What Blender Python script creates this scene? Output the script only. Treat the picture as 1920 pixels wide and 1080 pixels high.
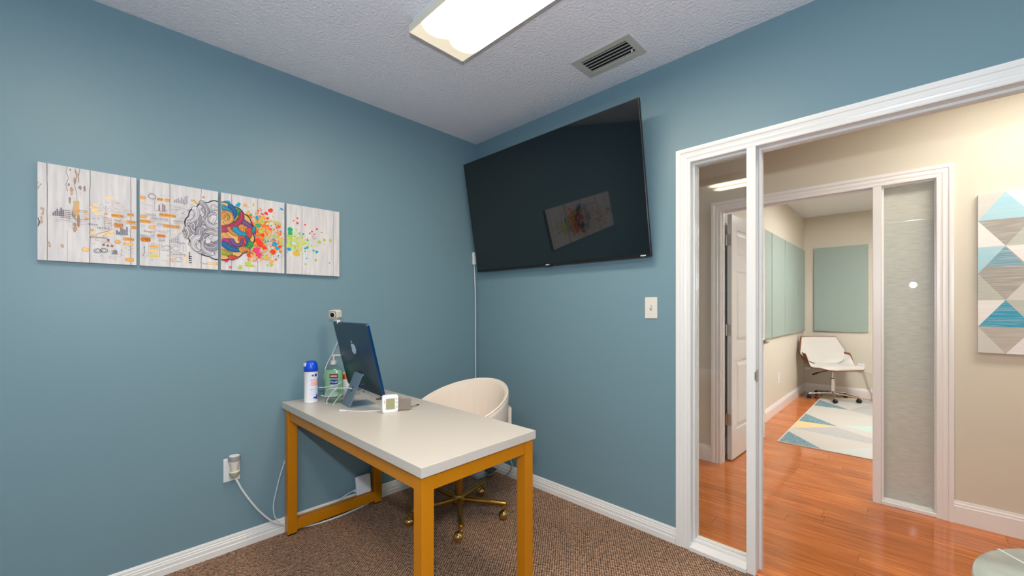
import bpy, math, random
from mathutils import Vector, Matrix

# ------------------------------------------------------------------ camera, world, lights, exposure
scene = bpy.context.scene
COL = scene.collection
for o in list(bpy.data.objects):
    bpy.data.objects.remove(o)

H = 2.634                       # ceiling height
FPX, YAW, Y0 = 765.537, math.radians(44.277), 577.56
cam_data = bpy.data.cameras.new('camera')
cam_data.sensor_width = 36.0
cam_data.lens = 36.0 * FPX / 1920.0
cam_data.shift_y = (Y0 - 540.0) / 1920.0
cam_data.clip_start = 0.02
cam = bpy.data.objects.new('camera', cam_data)
cam.location = (2.5722, -2.2163, 1.28)
cam.rotation_euler = (math.radians(90), 0, YAW)
COL.objects.link(cam)
scene.camera = cam

world = bpy.data.worlds.new('sky')
world.use_nodes = True
bg = world.node_tree.nodes['Background']
bg.inputs[0].default_value = (0.75, 0.86, 1.0, 1)
bg.inputs[1].default_value = 0.3
scene.world = world

# the photographer's flash, just above the camera (it shows as a spot in the far pane)
fl_data = bpy.data.lights.new('camera_flash', 'POINT')
fl_data.energy = 66
fl_data.color = (0.88, 0.94, 1.0)
fl_data.shadow_soft_size = 0.03
fl = bpy.data.objects.new('camera_flash', fl_data)
fl.location = (2.60, -2.26, 1.575)
COL.objects.link(fl)

LAMP_STRENGTH = 20.0            # fluorescent lens in this room
HALL_FILL_STRENGTH = 23.0
FAR_FILL_STRENGTH = 84.0

vs = scene.view_settings
vs.view_transform = 'Standard'
vs.look = 'None'
vs.exposure = 0.38
vs.gamma = 1.0
vs.use_curve_mapping = False

# ------------------------------------------------------------------ helpers
R = random.Random(7)
rad = math.radians


def S(r, g, b, a=1.0):
    def f(c):
        c /= 255.0
        return c / 12.92 if c <= 0.04045 else ((c + 0.055) / 1.055) ** 2.4
    return (f(r), f(g), f(b), a)


class MB:
    """collects faces; vertices in world coordinates (through M)"""
    def __init__(s, M=None):
        s.v, s.f, s.mi, s.c = [], [], [], []
        s.M = M

    def add(s, verts, faces, mi=0, col=None, M=None):
        n = len(s.v)
        T = None
        if s.M is not None:
            T = s.M
        if M is not None:
            T = (T @ M) if T is not None else M
        if T is not None:
            verts = [tuple(T @ Vector(p)) for p in verts]
        s.v.extend(verts)
        for f in faces:
            s.f.append([i + n for i in f])
            s.mi.append(mi)
            s.c.append(col)
        return s

    def box(s, lo, hi, mi=0, M=None, col=None):
        (a, b, c), (d, e, f) = lo, hi
        return s.add([(a, b, c), (d, b, c), (d, e, c), (a, e, c), (a, b, f), (d, b, f), (d, e, f), (a, e, f)],
                     [(0, 3, 2, 1), (4, 5, 6, 7), (0, 1, 5, 4), (1, 2, 6, 5), (2, 3, 7, 6), (3, 0, 4, 7)], mi, col, M)

    def prism(s, poly, z0, z1, M=None, mi=0):
        n = len(poly)
        v = [(x, y, z0) for x, y in poly] + [(x, y, z1) for x, y in poly]
        f = [tuple(range(n - 1, -1, -1)), tuple(range(n, 2 * n))]
        f += [(i, (i + 1) % n, n + (i + 1) % n, n + i) for i in range(n)]
        return s.add(v, f, mi, None, M)

    def lathe(s, prof, center=(0, 0, 0), n=24, M=None, mi=0, sx=1, sy=1):
        v, f = [], []
        for r, z in prof:
            for k in range(n):
                a = 2 * math.pi * k / n
                v.append((center[0] + sx * r * math.cos(a), center[1] + sy * r * math.sin(a), center[2] + z))
        for i in range(len(prof) - 1):
            for k in range(n):
                k2 = (k + 1) % n
                f.append((i * n + k, i * n + k2, (i + 1) * n + k2, (i + 1) * n + k))
        if prof[0][0] > 1e-6:
            f.append(tuple(range(n - 1, -1, -1)))
        if prof[-1][0] > 1e-6:
            m = (len(prof) - 1) * n
            f.append(tuple(range(m, m + n)))
        return s.add(v, f, mi, None, M)

    def tube(s, pts, r, n=8, smooth=0, M=None, mi=0, r1=None):
        P = [Vector(p) for p in pts]
        if smooth:
            P = catmull(P, smooth)
        rings, v, f = [], [], []
        up = Vector((0, 0, 1))
        last = None
        for i, p in enumerate(P):
            t = (P[min(i + 1, len(P) - 1)] - P[max(i - 1, 0)]).normalized()
            if last is None:
                a = t.cross(up)
                if a.length < 1e-3:
                    a = t.cross(Vector((1, 0, 0)))
            else:
                a = last - t * last.dot(t)
            a.normalize()
            last = a
            b = t.cross(a)
            rr = r if r1 is None else r + (r1 - r) * i / (len(P) - 1)
            for k in range(n):
                q = 2 * math.pi * k / n
                v.append(tuple(p + a * (rr * math.cos(q)) + b * (rr * math.sin(q))))
        for i in range(len(P) - 1):
            for k in range(n):
                k2 = (k + 1) % n
                f.append((i * n + k, i * n + k2, (i + 1) * n + k2, (i + 1) * n + k))
        f.append(tuple(range(n - 1, -1, -1)))
        m = (len(P) - 1) * n
        f.append(tuple(range(m, m + n)))
        return s.add(v, f, mi, None, M)

    def cyl(s, a, b, r, n=16, r1=None, M=None, mi=0):
        return s.tube([a, b], r, n, 0, M, mi, r1)

    def sphere(s, c, r, n=16, m=10, M=None, mi=0, sz=1.0):
        prof = [(max(1e-7, r * math.sin(math.pi * i / m)), -r * sz * math.cos(math.pi * i / m)) for i in range(m + 1)]
        return s.lathe(prof, c, n, M, mi)

    def grid(s, G, mi=0, M=None, closed=False):
        """G[i][j] points -> quads"""
        n, m = len(G), len(G[0])
        v = [tuple(p) for row in G for p in row]
        f = []
        for i in range(n - 1):
            for j in range(m - (0 if closed else 1)):
                j2 = (j + 1) % m
                f.append((i * m + j, (i + 1) * m + j, (i + 1) * m + j2, i * m + j2))
        return s.add(v, f, mi, None, M)

    def sheet(s, G, B, mi=0, M=None):
        """closed solid between two equal grids"""
        n, m = len(G), len(G[0])
        v = [tuple(p) for row in G for p in row] + [tuple(p) for row in B for p in row]
        o = n * m
        f = []
        for i in range(n - 1):
            for j in range(m - 1):
                a, b, c, d = i * m + j, (i + 1) * m + j, (i + 1) * m + j + 1, i * m + j + 1
                f.append((a, b, c, d))
                f.append((o + d, o + c, o + b, o + a))
        ring = [(0, j) for j in range(m)] + [(i, m - 1) for i in range(1, n)] + [(n - 1, j) for j in range(m - 2, -1, -1)] + [(i, 0) for i in range(n - 2, 0, -1)]
        ids = [i * m + j for i, j in ring]
        for k in range(len(ids)):
            a, b = ids[k], ids[(k + 1) % len(ids)]
            f.append((a, b, o + b, o + a))
        return s.add(v, f, mi, None, M)


def catmull(P, k):
    out = []
    n = len(P)
    for i in range(n - 1):
        p0, p1, p2, p3 = P[max(i - 1, 0)], P[i], P[i + 1], P[min(i + 2, n - 1)]
        for j in range(k):
            t = j / k
            out.append(0.5 * ((2 * p1) + (p2 - p0) * t + (2 * p0 - 5 * p1 + 4 * p2 - p3) * t * t + (3 * p1 - p0 - 3 * p2 + p3) * t ** 3))
    out.append(P[-1])
    return out


ORIG = {}


def wloc(o):
    return ORIG.get(o.name, Vector((0, 0, 0)))


def obj(name, mb, mat, parent=None, smooth=False, bevel=0.0, seg=2, label=None, subsurf=0, base=None):
    me = bpy.data.meshes.new(name)
    if parent is not None:
        org = wloc(parent)
    else:
        xs = [p[0] for p in mb.v]; ys = [p[1] for p in mb.v]; zs = [p[2] for p in mb.v]
        org = Vector(((min(xs) + max(xs)) / 2, (min(ys) + max(ys)) / 2, min(zs)))
    me.from_pydata([(p[0] - org.x, p[1] - org.y, p[2] - org.z) for p in mb.v], [], mb.f)
    mats = mat if isinstance(mat, (list, tuple)) else [mat]
    for m in mats:
        me.materials.append(m)
    if len(mats) > 1:
        me.polygons.foreach_set('material_index', mb.mi)
    if any(c is not None for c in mb.c):
        at = me.color_attributes.new('Col', 'FLOAT_COLOR', 'CORNER')
        for p, c in zip(me.polygons, mb.c):
            for li in p.loop_indices:
                at.data[li].color = c or (1, 1, 1, 1)
    if smooth:
        me.polygons.foreach_set('use_smooth', [True] * len(me.polygons))
        if smooth is not True:
            me.set_sharp_from_angle(angle=rad(smooth))
    me.update()
    o = bpy.data.objects.new(name, me)
    COL.objects.link(o)
    if parent is not None:
        o.parent = parent
        ORIG[o.name] = org
    else:
        o.location = org
        ORIG[o.name] = org
    if bevel:
        b = o.modifiers.new('bevel', 'BEVEL')
        b.width = bevel
        b.segments = seg
        b.limit_method = 'ANGLE'
        b.angle_limit = rad(40)
    if subsurf:
        b = o.modifiers.new('sub', 'SUBSURF')
        b.levels = b.render_levels = subsurf
    if label:
        o['label'] = label
    return o


def tag(o, label, cat, group=None):
    o['label'] = label
    o['category'] = cat
    if group:
        o['group'] = group
    return o


def thing(name, label, cat, loc, group=None):
    o = bpy.data.objects.new(name, None)
    o.empty_display_size = 0.1
    o.location = loc
    COL.objects.link(o)
    ORIG[o.name] = Vector(loc)
    return tag(o, label, cat, group)


def struct(o, label=None):
    o['kind'] = 'structure'
    if label:
        o['label'] = label
    return o


# ------------------------------------------------------------------ materials
def mat(name, col, rough=0.5, metal=0.0, spec=0.5, ior=None, coat=0.0):
    m = bpy.data.materials.new(name)
    m.use_nodes = True
    p = m.node_tree.nodes['Principled BSDF']
    p.inputs['Base Color'].default_value = col
    p.inputs['Roughness'].default_value = rough
    p.inputs['Metallic'].default_value = metal
    p.inputs['Specular IOR Level'].default_value = spec
    if ior:
        p.inputs['IOR'].default_value = ior
    if coat:
        p.inputs['Coat Weight'].default_value = coat
        p.inputs['Coat Roughness'].default_value = 0.08
    return m


def nd(m, kind, **kw):
    n = m.node_tree.nodes.new(kind)
    for k, v in kw.items():
        if k in n.inputs:
            n.inputs[k].default_value = v
        else:
            setattr(n, k, v)
    return n


def lk(m, a, ai, b, bi):
    m.node_tree.links.new(a.outputs[ai], b.inputs[bi])


def bumpy(m, scale, strength, dist=0.002, detail=3.0, vec='Object', mapping=None, kind='ShaderNodeTexNoise'):
    tc = nd(m, 'ShaderNodeTexCoord')
    t = nd(m, kind)
    t.inputs['Scale'].default_value = scale
    if kind == 'ShaderNodeTexNoise':
        t.inputs['Detail'].default_value = detail
    src = tc
    if mapping:
        mp = nd(m, 'ShaderNodeMapping')
        mp.inputs['Scale'].default_value = mapping
        lk(m, tc, vec, mp, 'Vector')
        lk(m, mp, 0, t, 'Vector')
    else:
        lk(m, tc, vec, t, 'Vector')
    b = nd(m, 'ShaderNodeBump')
    b.inputs['Strength'].default_value = strength
    b.inputs['Distance'].default_value = dist
    lk(m, t, 0, b, 'Height')
    lk(m, b, 'Normal', m.node_tree.nodes['Principled BSDF'], 'Normal')
    return t, b


def mottled(m, c1, c2, scale, mapping=(1, 1, 1), detail=4.0, lo=0.35, hi=0.65, vec='Object'):
    tc = nd(m, 'ShaderNodeTexCoord')
    mp = nd(m, 'ShaderNodeMapping')
    mp.inputs['Scale'].default_value = mapping
    t = nd(m, 'ShaderNodeTexNoise')
    t.inputs['Scale'].default_value = scale
    t.inputs['Detail'].default_value = detail
    r = nd(m, 'ShaderNodeValToRGB')
    r.color_ramp.elements[0].position = lo
    r.color_ramp.elements[1].position = hi
    r.color_ramp.elements[0].color = c1
    r.color_ramp.elements[1].color = c2
    lk(m, tc, vec, mp, 'Vector')
    lk(m, mp, 0, t, 'Vector')
    lk(m, t, 0, r, 0)
    lk(m, r, 0, m.node_tree.nodes['Principled BSDF'], 'Base Color')
    return m


M_blue = mat('blue_wall_paint', S(118, 147, 159), 0.42, spec=0.35)
bumpy(M_blue, 260, 0.10, 0.001)
M_beige = mat('beige_wall_paint', S(214, 207, 191), 0.5, spec=0.35)
bumpy(M_beige, 260, 0.10, 0.001)
M_ceil = mat('ceiling_texture', S(240, 238, 246), 0.8, spec=0.2)
bumpy(M_ceil, 70, 0.8, 0.008, 2.5)
M_trim = mat('white_trim_paint', S(236, 233, 231), 0.28, spec=0.5)
M_door = mat('white_door_paint', S(226, 226, 227), 0.25, spec=0.5)

# carpet: brown loop pile
M_carpet = mat('carpet_loops', S(120, 92, 74), 0.95, spec=0.1)
tc = nd(M_carpet, 'ShaderNodeTexCoord')
mp = nd(M_carpet, 'ShaderNodeMapping')
mp.inputs['Rotation'].default_value = (0, 0, rad(45))
mp.inputs['Scale'].default_value = (1.0, 0.72, 1.0)
vo = nd(M_carpet, 'ShaderNodeTexVoronoi')
vo.inputs['Scale'].default_value = 100
vo.inputs['Randomness'].default_value = 0.22
lk(M_carpet, tc, 'Object', mp, 0)
lk(M_carpet, mp, 0, vo, 'Vector')
cr = nd(M_carpet, 'ShaderNodeValToRGB')
cr.color_ramp.elements[0].position = 0.16
cr.color_ramp.elements[0].color = S(206, 166, 138)
cr.color_ramp.elements[1].position = 0.60
cr.color_ramp.elements[1].color = S(64, 46, 36)
lk(M_carpet, vo, 'Distance', cr, 0)
hs = nd(M_carpet, 'ShaderNodeHueSaturation')
sep = nd(M_carpet, 'ShaderNodeSeparateColor')
lk(M_carpet, vo, 'Color', sep, 0)
ma = nd(M_carpet, 'ShaderNodeMath', operation='MULTIPLY_ADD')
ma.inputs[1].default_value = 0.40
ma.inputs[2].default_value = 0.82
lk(M_carpet, sep, 0, ma, 0)
lk(M_carpet, ma, 0, hs, 'Value')
lk(M_carpet, cr, 0, hs, 'Color')
pb = M_carpet.node_tree.nodes['Principled BSDF']
lk(M_carpet, hs, 0, pb, 'Base Color')
bp = nd(M_carpet, 'ShaderNodeBump', invert=True)
bp.inputs['Strength'].default_value = 0.9
bp.inputs['Distance'].default_value = 0.006
lk(M_carpet, vo, 'Distance', bp, 'Height')
lk(M_carpet, bp, 0, pb, 'Normal')

# glossy orange-brown planks
M_wood = mat('orange_plank', S(190, 104, 50), 0.09, spec=0.5)
tc = nd(M_wood, 'ShaderNodeTexCoord')
oi = nd(M_wood, 'ShaderNodeObjectInfo')
cmb = nd(M_wood, 'ShaderNodeCombineXYZ')
mul = nd(M_wood, 'ShaderNodeMath', operation='MULTIPLY')
mul.inputs[1].default_value = 37.0
lk(M_wood, oi, 'Random', mul, 0)
lk(M_wood, mul, 0, cmb, 'X'); lk(M_wood, mul, 0, cmb, 'Y')
va = nd(M_wood, 'ShaderNodeVectorMath', operation='ADD')
lk(M_wood, tc, 'Object', va, 0); lk(M_wood, cmb, 0, va, 1)
mp = nd(M_wood, 'ShaderNodeMapping')
mp.inputs['Scale'].default_value = (1.6, 22, 1)
lk(M_wood, va, 0, mp, 0)
no = nd(M_wood, 'ShaderNodeTexNoise', Scale=2.2, Detail=5.0)
lk(M_wood, mp, 0, no, 'Vector')
cr = nd(M_wood, 'ShaderNodeValToRGB')
cr.color_ramp.elements[0].position = 0.3
cr.color_ramp.elements[0].color = S(174, 88, 34)
cr.color_ramp.elements[1].position = 0.72
cr.color_ramp.elements[1].color = S(222, 134, 64)
lk(M_wood, no, 0, cr, 0)
hs = nd(M_wood, 'ShaderNodeHueSaturation')
ma = nd(M_wood, 'ShaderNodeMath', operation='MULTIPLY_ADD')
ma.inputs[1].default_value = 0.26
ma.inputs[2].default_value = 0.86
lk(M_wood, oi, 'Random', ma, 0)
lk(M_wood, ma, 0, hs, 'Value')
lk(M_wood, cr, 0, hs, 'Color')
lk(M_wood, hs, 0, M_wood.node_tree.nodes['Principled BSDF'], 'Base Color')

M_gap = mat('dark_gap', S(58, 30, 16), 0.8)
M_gold = mat('mustard_powder_coat', S(204, 128, 6), 0.36, metal=0.15, spec=0.45)
M_desk = mat('white_laminate', S(203, 195, 186), 0.30, spec=0.45)
M_edge = mat('white_edge_band', S(214, 214, 222), 0.4)
M_black = mat('black_plastic', S(18, 18, 19), 0.35)
M_screen = mat('tv_glass', S(6, 9, 11), 0.035, spec=0.5, ior=1.75)
M_bezel = mat('tv_bezel', S(48, 46, 46), 0.3, metal=0.6)
M_bluemetal = mat('blue_anodised', S(66, 88, 104), 0.32, metal=0.75)
M_bluedeep = mat('deep_blue_edge', S(0, 70, 130), 0.3, metal=0.7)
M_blueplate = mat('pale_blue_anodised', S(142, 162, 180), 0.38, metal=0.7)
M_logo = mat('pale_logo', S(206, 220, 236), 0.3, metal=0.1)
M_white = mat('white_plastic', S(236, 236, 238), 0.35)
M_offwhite = mat('off_white_plastic', S(226, 218, 208), 0.4)
M_cordw = mat('white_cord', S(224, 226, 230), 0.45)
M_cordg = mat('grey_cord', S(176, 174, 166), 0.5)
M_grey = mat('grey_plastic', S(150, 148, 146), 0.45)
M_dgrey = mat('dark_grey_rubber', S(70, 70, 70), 0.6)
M_brass = mat('antique_gold', S(176, 134, 66), 0.24, metal=0.95)
M_brassp = mat('polished_gold', S(232, 190, 110), 0.08, metal=1.0)
M_chrome = mat('chrome', S(214, 212, 208), 0.10, metal=1.0)
M_steel = mat('satin_nickel', S(178, 172, 164), 0.3, metal=0.9)
M_cream = mat('cream_upholstery', S(232, 218, 204), 0.7, spec=0.25)
bumpy(M_cream, 320, 0.15, 0.001)
M_creams = mat('cream_piping', S(236, 224, 212), 0.6)
M_leather = mat('white_leatherette', S(214, 211, 205), 0.4, spec=0.4)
M_walnut = mat('walnut_veneer', S(128, 76, 44), 0.35)
mottled(M_walnut, S(100, 56, 30), S(150, 92, 56), 6, (1, 14, 3))
M_canvas = mat('white_plank_print', S(236, 232, 232), 0.65, spec=0.25)
mottled(M_canvas, S(206, 202, 204), S(222, 218, 219), 9, (1, 6, 0.7), 5)
M_canvas_side = mat('canvas_edge', S(214, 210, 212), 0.7)
M_panel = mat('sage_fabric', S(150, 167, 159), 0.45, spec=0.6)
bumpy(M_panel, 500, 0.25, 0.001)
M_shade = mat('grey_shade_cloth', S(186, 182, 172), 0.85, spec=0.1)
mottled(M_shade, S(212, 209, 202), S(226, 223, 217), 9, (2, 2, 14), 6)
M_frost = mat('grey_green_table_glass', S(166, 172, 160), 0.12, spec=0.5)
mottled(M_frost, S(150, 150, 138), S(184, 190, 178), 6, (1, 1, 1), 3)
M_rugedge = mat('rug_pile', S(206, 202, 194), 0.95, spec=0.1)
M_can = mat('can_white', S(240, 238, 240), 0.25)
M_canblue = mat('can_cap_blue', S(14, 78, 214), 0.3)
M_lcd = mat('lcd_olive', S(158, 158, 120), 0.25)
M_cuff = mat('taupe_cuff', S(136, 124, 114), 0.85)

# coloured flat print: reads the face colours
M_print = mat('print_ink', (1, 1, 1, 1), 0.6, spec=0.2)
ca = nd(M_print, 'ShaderNodeVertexColor', layer_name='Col')
lk(M_print, ca, 0, M_print.node_tree.nodes['Principled BSDF'], 'Base Color')
# brushed version for the geometric picture and the rug
M_brush = mat('brushed_ink', (1, 1, 1, 1), 0.8, spec=0.1)
ca = nd(M_brush, 'ShaderNodeVertexColor', layer_name='Col')
tc = nd(M_brush, 'ShaderNodeTexCoord')
mp = nd(M_brush, 'ShaderNodeMapping')
mp.inputs['Scale'].default_value = (3, 3, 60)
no = nd(M_brush, 'ShaderNodeTexNoise', Scale=3.0, Detail=5.0)
lk(M_brush, tc, 'Object', mp, 0); lk(M_brush, mp, 0, no, 'Vector')
mx = nd(M_brush, 'ShaderNodeMixRGB', blend_type='MIX')
mr = nd(M_brush, 'ShaderNodeMapRange')
mr.inputs[1].default_value = 0.45; mr.inputs[2].default_value = 0.75
mr.inputs[3].default_value = 0.0; mr.inputs[4].default_value = 0.5
lk(M_brush, no, 0, mr, 0); lk(M_brush, mr, 0, mx, 0)
lk(M_brush, ca, 0, mx, 1)
mx.inputs[2].default_value = S(216, 214, 208)
lk(M_brush, mx, 0, M_brush.node_tree.nodes['Principled BSDF'], 'Base Color')
M_rugink = mat('rug_ink', (1, 1, 1, 1), 0.95, spec=0.05)
ca = nd(M_rugink, 'ShaderNodeVertexColor', layer_name='Col')
tc = nd(M_rugink, 'ShaderNodeTexCoord')
mp = nd(M_rugink, 'ShaderNodeMapping')
mp.inputs['Scale'].default_value = (30, 3, 3)
no = nd(M_rugink, 'ShaderNodeTexNoise', Scale=3.0, Detail=5.0)
lk(M_rugink, tc, 'Object', mp, 0); lk(M_rugink, mp, 0, no, 'Vector')
mx = nd(M_rugink, 'ShaderNodeMixRGB', blend_type='MIX')
mr = nd(M_rugink, 'ShaderNodeMapRange')
mr.inputs[1].default_value = 0.4; mr.inputs[2].default_value = 0.8
mr.inputs[3].default_value = 0.0; mr.inputs[4].default_value = 0.4
lk(M_rugink, no, 0, mr, 0); lk(M_rugink, mr, 0, mx, 0)
lk(M_rugink, ca, 0, mx, 1)
mx.inputs[2].default_value = S(200, 196, 188)
lk(M_rugink, mx, 0, M_rugink.node_tree.nodes['Principled BSDF'], 'Base Color')


def glass_mat(name, tint=(1, 1, 1, 1), ior=1.5, boost=1.0):
    m = bpy.data.materials.new(name)
    m.use_nodes = True
    nt = m.node_tree
    nt.nodes.clear()
    out = nt.nodes.new('ShaderNodeOutputMaterial')
    mix = nt.nodes.new('ShaderNodeMixShader')
    tr = nt.nodes.new('ShaderNodeBsdfTransparent')
    tr.inputs[0].default_value = tint
    gl = nt.nodes.new('ShaderNodeBsdfGlossy')
    gl.inputs['Roughness'].default_value = 0.0
    fr = nt.nodes.new('ShaderNodeFresnel')
    geo = nt.nodes.new('ShaderNodeNewGeometry')
    io = nt.nodes.new('ShaderNodeMath')
    io.operation = 'MULTIPLY_ADD'          # the Fresnel node inverts the index on the far face of the sheet: undo that
    io.inputs[1].default_value = 1.0 / ior - ior
    io.inputs[2].default_value = ior
    nt.links.new(geo.outputs['Backfacing'], io.inputs[0])
    nt.links.new(io.outputs[0], fr.inputs['IOR'])
    mu = nt.nodes.new('ShaderNodeMath')
    mu.operation = 'MULTIPLY'
    mu.use_clamp = True
    mu.inputs[1].default_value = boost
    nt.links.new(fr.outputs[0], mu.inputs[0])
    nt.links.new(mu.outputs[0], mix.inputs[0])
    nt.links.new(tr.outputs[0], mix.inputs[1])
    nt.links.new(gl.outputs[0], mix.inputs[2])
    nt.links.new(mix.outputs[0], out.inputs[0])
    return m


M_glass = glass_mat('clear_pane', (0.97, 0.98, 0.97, 1))
M_bottle = glass_mat('clear_bottle', (0.95, 0.97, 0.96, 1))
M_gel = mat('green_gel', S(176, 232, 178), 0.15)
M_gel.node_tree.nodes['Principled BSDF'].inputs['Alpha'].default_value = 0.62
M_amber = mat('amber_oil', S(228, 216, 180), 0.1)
M_amber.node_tree.nodes['Principled BSDF'].inputs['Transmission Weight'].default_value = 0.5


def lens_mat(name, strength, tubes=True, colr=(1.0, 0.86, 0.66, 1), yc=0.0):
    """prismatic lens lit by two tubes"""
    m = bpy.data.materials.new(name)
    m.use_nodes = True
    p = m.node_tree.nodes['Principled BSDF']
    p.inputs['Base Color'].default_value = S(236, 226, 200)
    p.inputs['Roughness'].default_value = 0.4
    p.inputs['Emission Color'].default_value = colr
    tc = nd(m, 'ShaderNodeTexCoord')
    sx = nd(m, 'ShaderNodeSeparateXYZ')
    lk(m, tc, 'Object', sx, 0)
    ay = nd(m, 'ShaderNodeMath', operation='ABSOLUTE'); lk(m, sx, 'Y', ay, 0)
    sb = nd(m, 'ShaderNodeMath', operation='SUBTRACT'); lk(m, ay, 0, sb, 0); sb.inputs[1].default_value = 0.078
    a2 = nd(m, 'ShaderNodeMath', operation='ABSOLUTE'); lk(m, sb, 0, a2, 0)
    ax = nd(m, 'ShaderNodeMath', operation='ABSOLUTE'); lk(m, sx, 'X', ax, 0)
    ex = nd(m, 'ShaderNodeMath', operation='SUBTRACT'); lk(m, ax, 0, ex, 0); ex.inputs[1].default_value = 0.45
    em = nd(m, 'ShaderNodeMath', operation='MAXIMUM'); lk(m, ex, 0, em, 0); em.inputs[1].default_value = 0.0
    # distance from the tube (capsule)
    p1 = nd(m, 'ShaderNodeMath', operation='MULTIPLY'); lk(m, a2, 0, p1, 0); lk(m, a2, 0, p1, 1)
    p2 = nd(m, 'ShaderNodeMath', operation='MULTIPLY'); lk(m, em, 0, p2, 0); lk(m, em, 0, p2, 1)
    ad = nd(m, 'ShaderNodeMath', operation='ADD'); lk(m, p1, 0, ad, 0); lk(m, p2, 0, ad, 1)
    sq = nd(m, 'ShaderNodeMath', operation='SQRT'); lk(m, ad, 0, sq, 0)
    mr = nd(m, 'ShaderNodeMapRange')
    mr.interpolation_type = 'SMOOTHSTEP'
    mr.inputs[1].default_value = 0.02
    mr.inputs[2].default_value = 0.105
    mr.inputs[3].default_value = 1.0
    mr.inputs[4].default_value = 0.022
    lk(m, sq, 0, mr, 0)
    mu = nd(m, 'ShaderNodeMath', operation='MULTIPLY')
    lk(m, mr, 0, mu, 0)
    mu.inputs[1].default_value = strength
    lk(m, mu, 0, p, 'Emission Strength')
    return m


# ------------------------------------------------------------------ the room shell
XR, YB = 3.45, -3.7
XJ0, XJ1, ZJ = 1.736, 2.96, 2.056          # clear opening of the glazed door frame in the front wall
YH = 1.385                                  # hall side of the opposite wall
YF = 1.485                                  # far-room side of it
FX0, FX1, FZ = 1.458, 2.69, 2.079           # clear opening of the far frame
YBACK, XL2, HF = 5.42, 1.40, 2.66

struct(obj('floor', MB().box((-.1, YB, -.05), (XR, 0.005, 0)), M_carpet), 'brown loop-pile carpet')
struct(obj('wall_left', MB().box((-.1, YB - .1, 0), (0, .1, H)), M_blue), 'blue wall with the four canvases')
w = MB()
w.box((0, 0, 0), (XJ0 - .02, .05, H)).box((XJ1 + .02, 0, 0), (XR + .1, .05, H)).box((XJ0 - .02, 0, ZJ + .02), (XJ1 + .02, .05, H))
struct(obj('wall_front', w, M_blue), 'blue wall carrying the television')
struct(obj('wall_right', MB().box((XR, YB - .1, 0), (XR + .1, 0, H)), M_blue))
struct(obj('wall_back', MB().box((0, YB - .1, 0), (XR, YB, H)), M_blue))
struct(obj('ceiling', MB().box((-.1, YB - .1, H), (XR + .1, .1, H + .08)), M_ceil), 'textured off-white ceiling')

# baseboards of the room
BB = [(0, 0), (.016, 0), (.016, .030), (.013, .034), (.013, .050), (.010, .053), (.010, .060), (.007, .064), (.007, .072), (.003, .0815), (0, .0815)]
bl = MB()
bl.prism(BB, 0, -YB, M=Matrix(((1, 0, 0, 0), (0, 0, -1, 0), (0, 1, 0, 0), (0, 0, 0, 1))))
struct(obj('baseboard_left', bl, M_trim))
bf = MB()
bf.prism(BB, .016, 1.663, M=Matrix(((0, 0, 1, 0), (-1, 0, 0, 0), (0, 1, 0, 0), (0, 0, 0, 1))))
struct(obj('baseboard_front', bf, M_trim))

CAS = [(-.004, 0), (-.004, .010), (.000, .0125), (.010, .0125), (.013, .0105), (.022, .0115), (.025, .0130), (.034, .0130), (.037, .0115), (.046, .0130), (.050, .0165), (.062, .0185), (.070, .0185), (.070, 0)]


def casing(parent, xl, xr, zt, yw, sg, zb=0.0):
    n = len(CAS)
    faces = [(i, (i + 1) % n, n + (i + 1) % n, n + i) for i in range(n)] + [tuple(range(n - 1, -1, -1)), tuple(range(n, 2 * n))]
    for nm, A, B in (('side_casing', lambda u: (xl - u, zb), lambda u: (xl - u, zt + u)),
                     ('head_casing', lambda u: (xl - u, zt + u), lambda u: (xr + u, zt + u)),
                     ('side_casing', lambda u: (xr + u, zt + u), lambda u: (xr + u, zb))):
        v = [(A(u)[0], yw + sg * d, A(u)[1]) for u, d in CAS] + [(B(u)[0], yw + sg * d, B(u)[1]) for u, d in CAS]
        obj(nm, MB().add(v, faces), M_trim, parent, smooth=25)


# glazed door frame of the room: casing, jambs, mullion, side light
t1 = struct(obj('trim_1', MB().box((XJ0 - .02, -.001, 0), (XJ0, .101, ZJ)), M_trim), 'white door frame with a glazed side light')
obj('jamb', MB().box((XJ1, -.001, 0), (XJ1 + .02, .101, ZJ)), M_trim, t1)
obj('head_jamb', MB().box((XJ0 - .02, -.001, ZJ), (XJ1 + .02, .101, ZJ + .02)), M_trim, t1)
casing(t1, XJ0, XJ1, ZJ, -.001, -1)
casing(t1, XJ0, XJ1, ZJ, .101, 1)
MX0, MX1 = 2.005, 2.045
obj('mullion', MB().box((MX0, -.012, 0), (MX1, .112, ZJ)), M_trim, t1, bevel=.002)
obj('door_stop', MB().box((MX1, .045, 0), (MX1 + .012, .08, ZJ)).box((MX1 + .012, .045, ZJ - .012), (XJ1, .08, ZJ)), M_trim, t1, bevel=.002)
obj('sill', MB().add([(XJ0, -.02, 0), (MX0, -.02, 0), (MX0, .112, 0), (XJ0, .112, 0), (XJ0, -.02, .018), (MX0, -.02, .018), (MX0, .02, .03), (XJ0, .02, .03), (XJ0, .112, .03), (MX0, .112, .03)],
    [(0, 3, 2, 1), (0, 1, 5, 4), (4, 5, 6, 7), (7, 6, 9, 8), (3, 8, 9, 2), (0, 4, 7, 8, 3), (1, 2, 9, 6, 5)]), M_trim, t1)
st = MB()
for y0_, y1_ in ((.028, .044), (.052, .068)):
    st.box((XJ0, y0_, .03), (XJ0 + .012, y1_, ZJ)).box((MX0 - .010, y0_, .03), (MX0, y1_, ZJ)).box((XJ0 + .012, y0_, ZJ - .012), (MX0 - .01, y1_, ZJ)).box((XJ0 + .012, y0_, .03), (MX0 - .01, y1_, .046))
obj('glazing_bead', st, M_trim, t1, bevel=.002)
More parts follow.
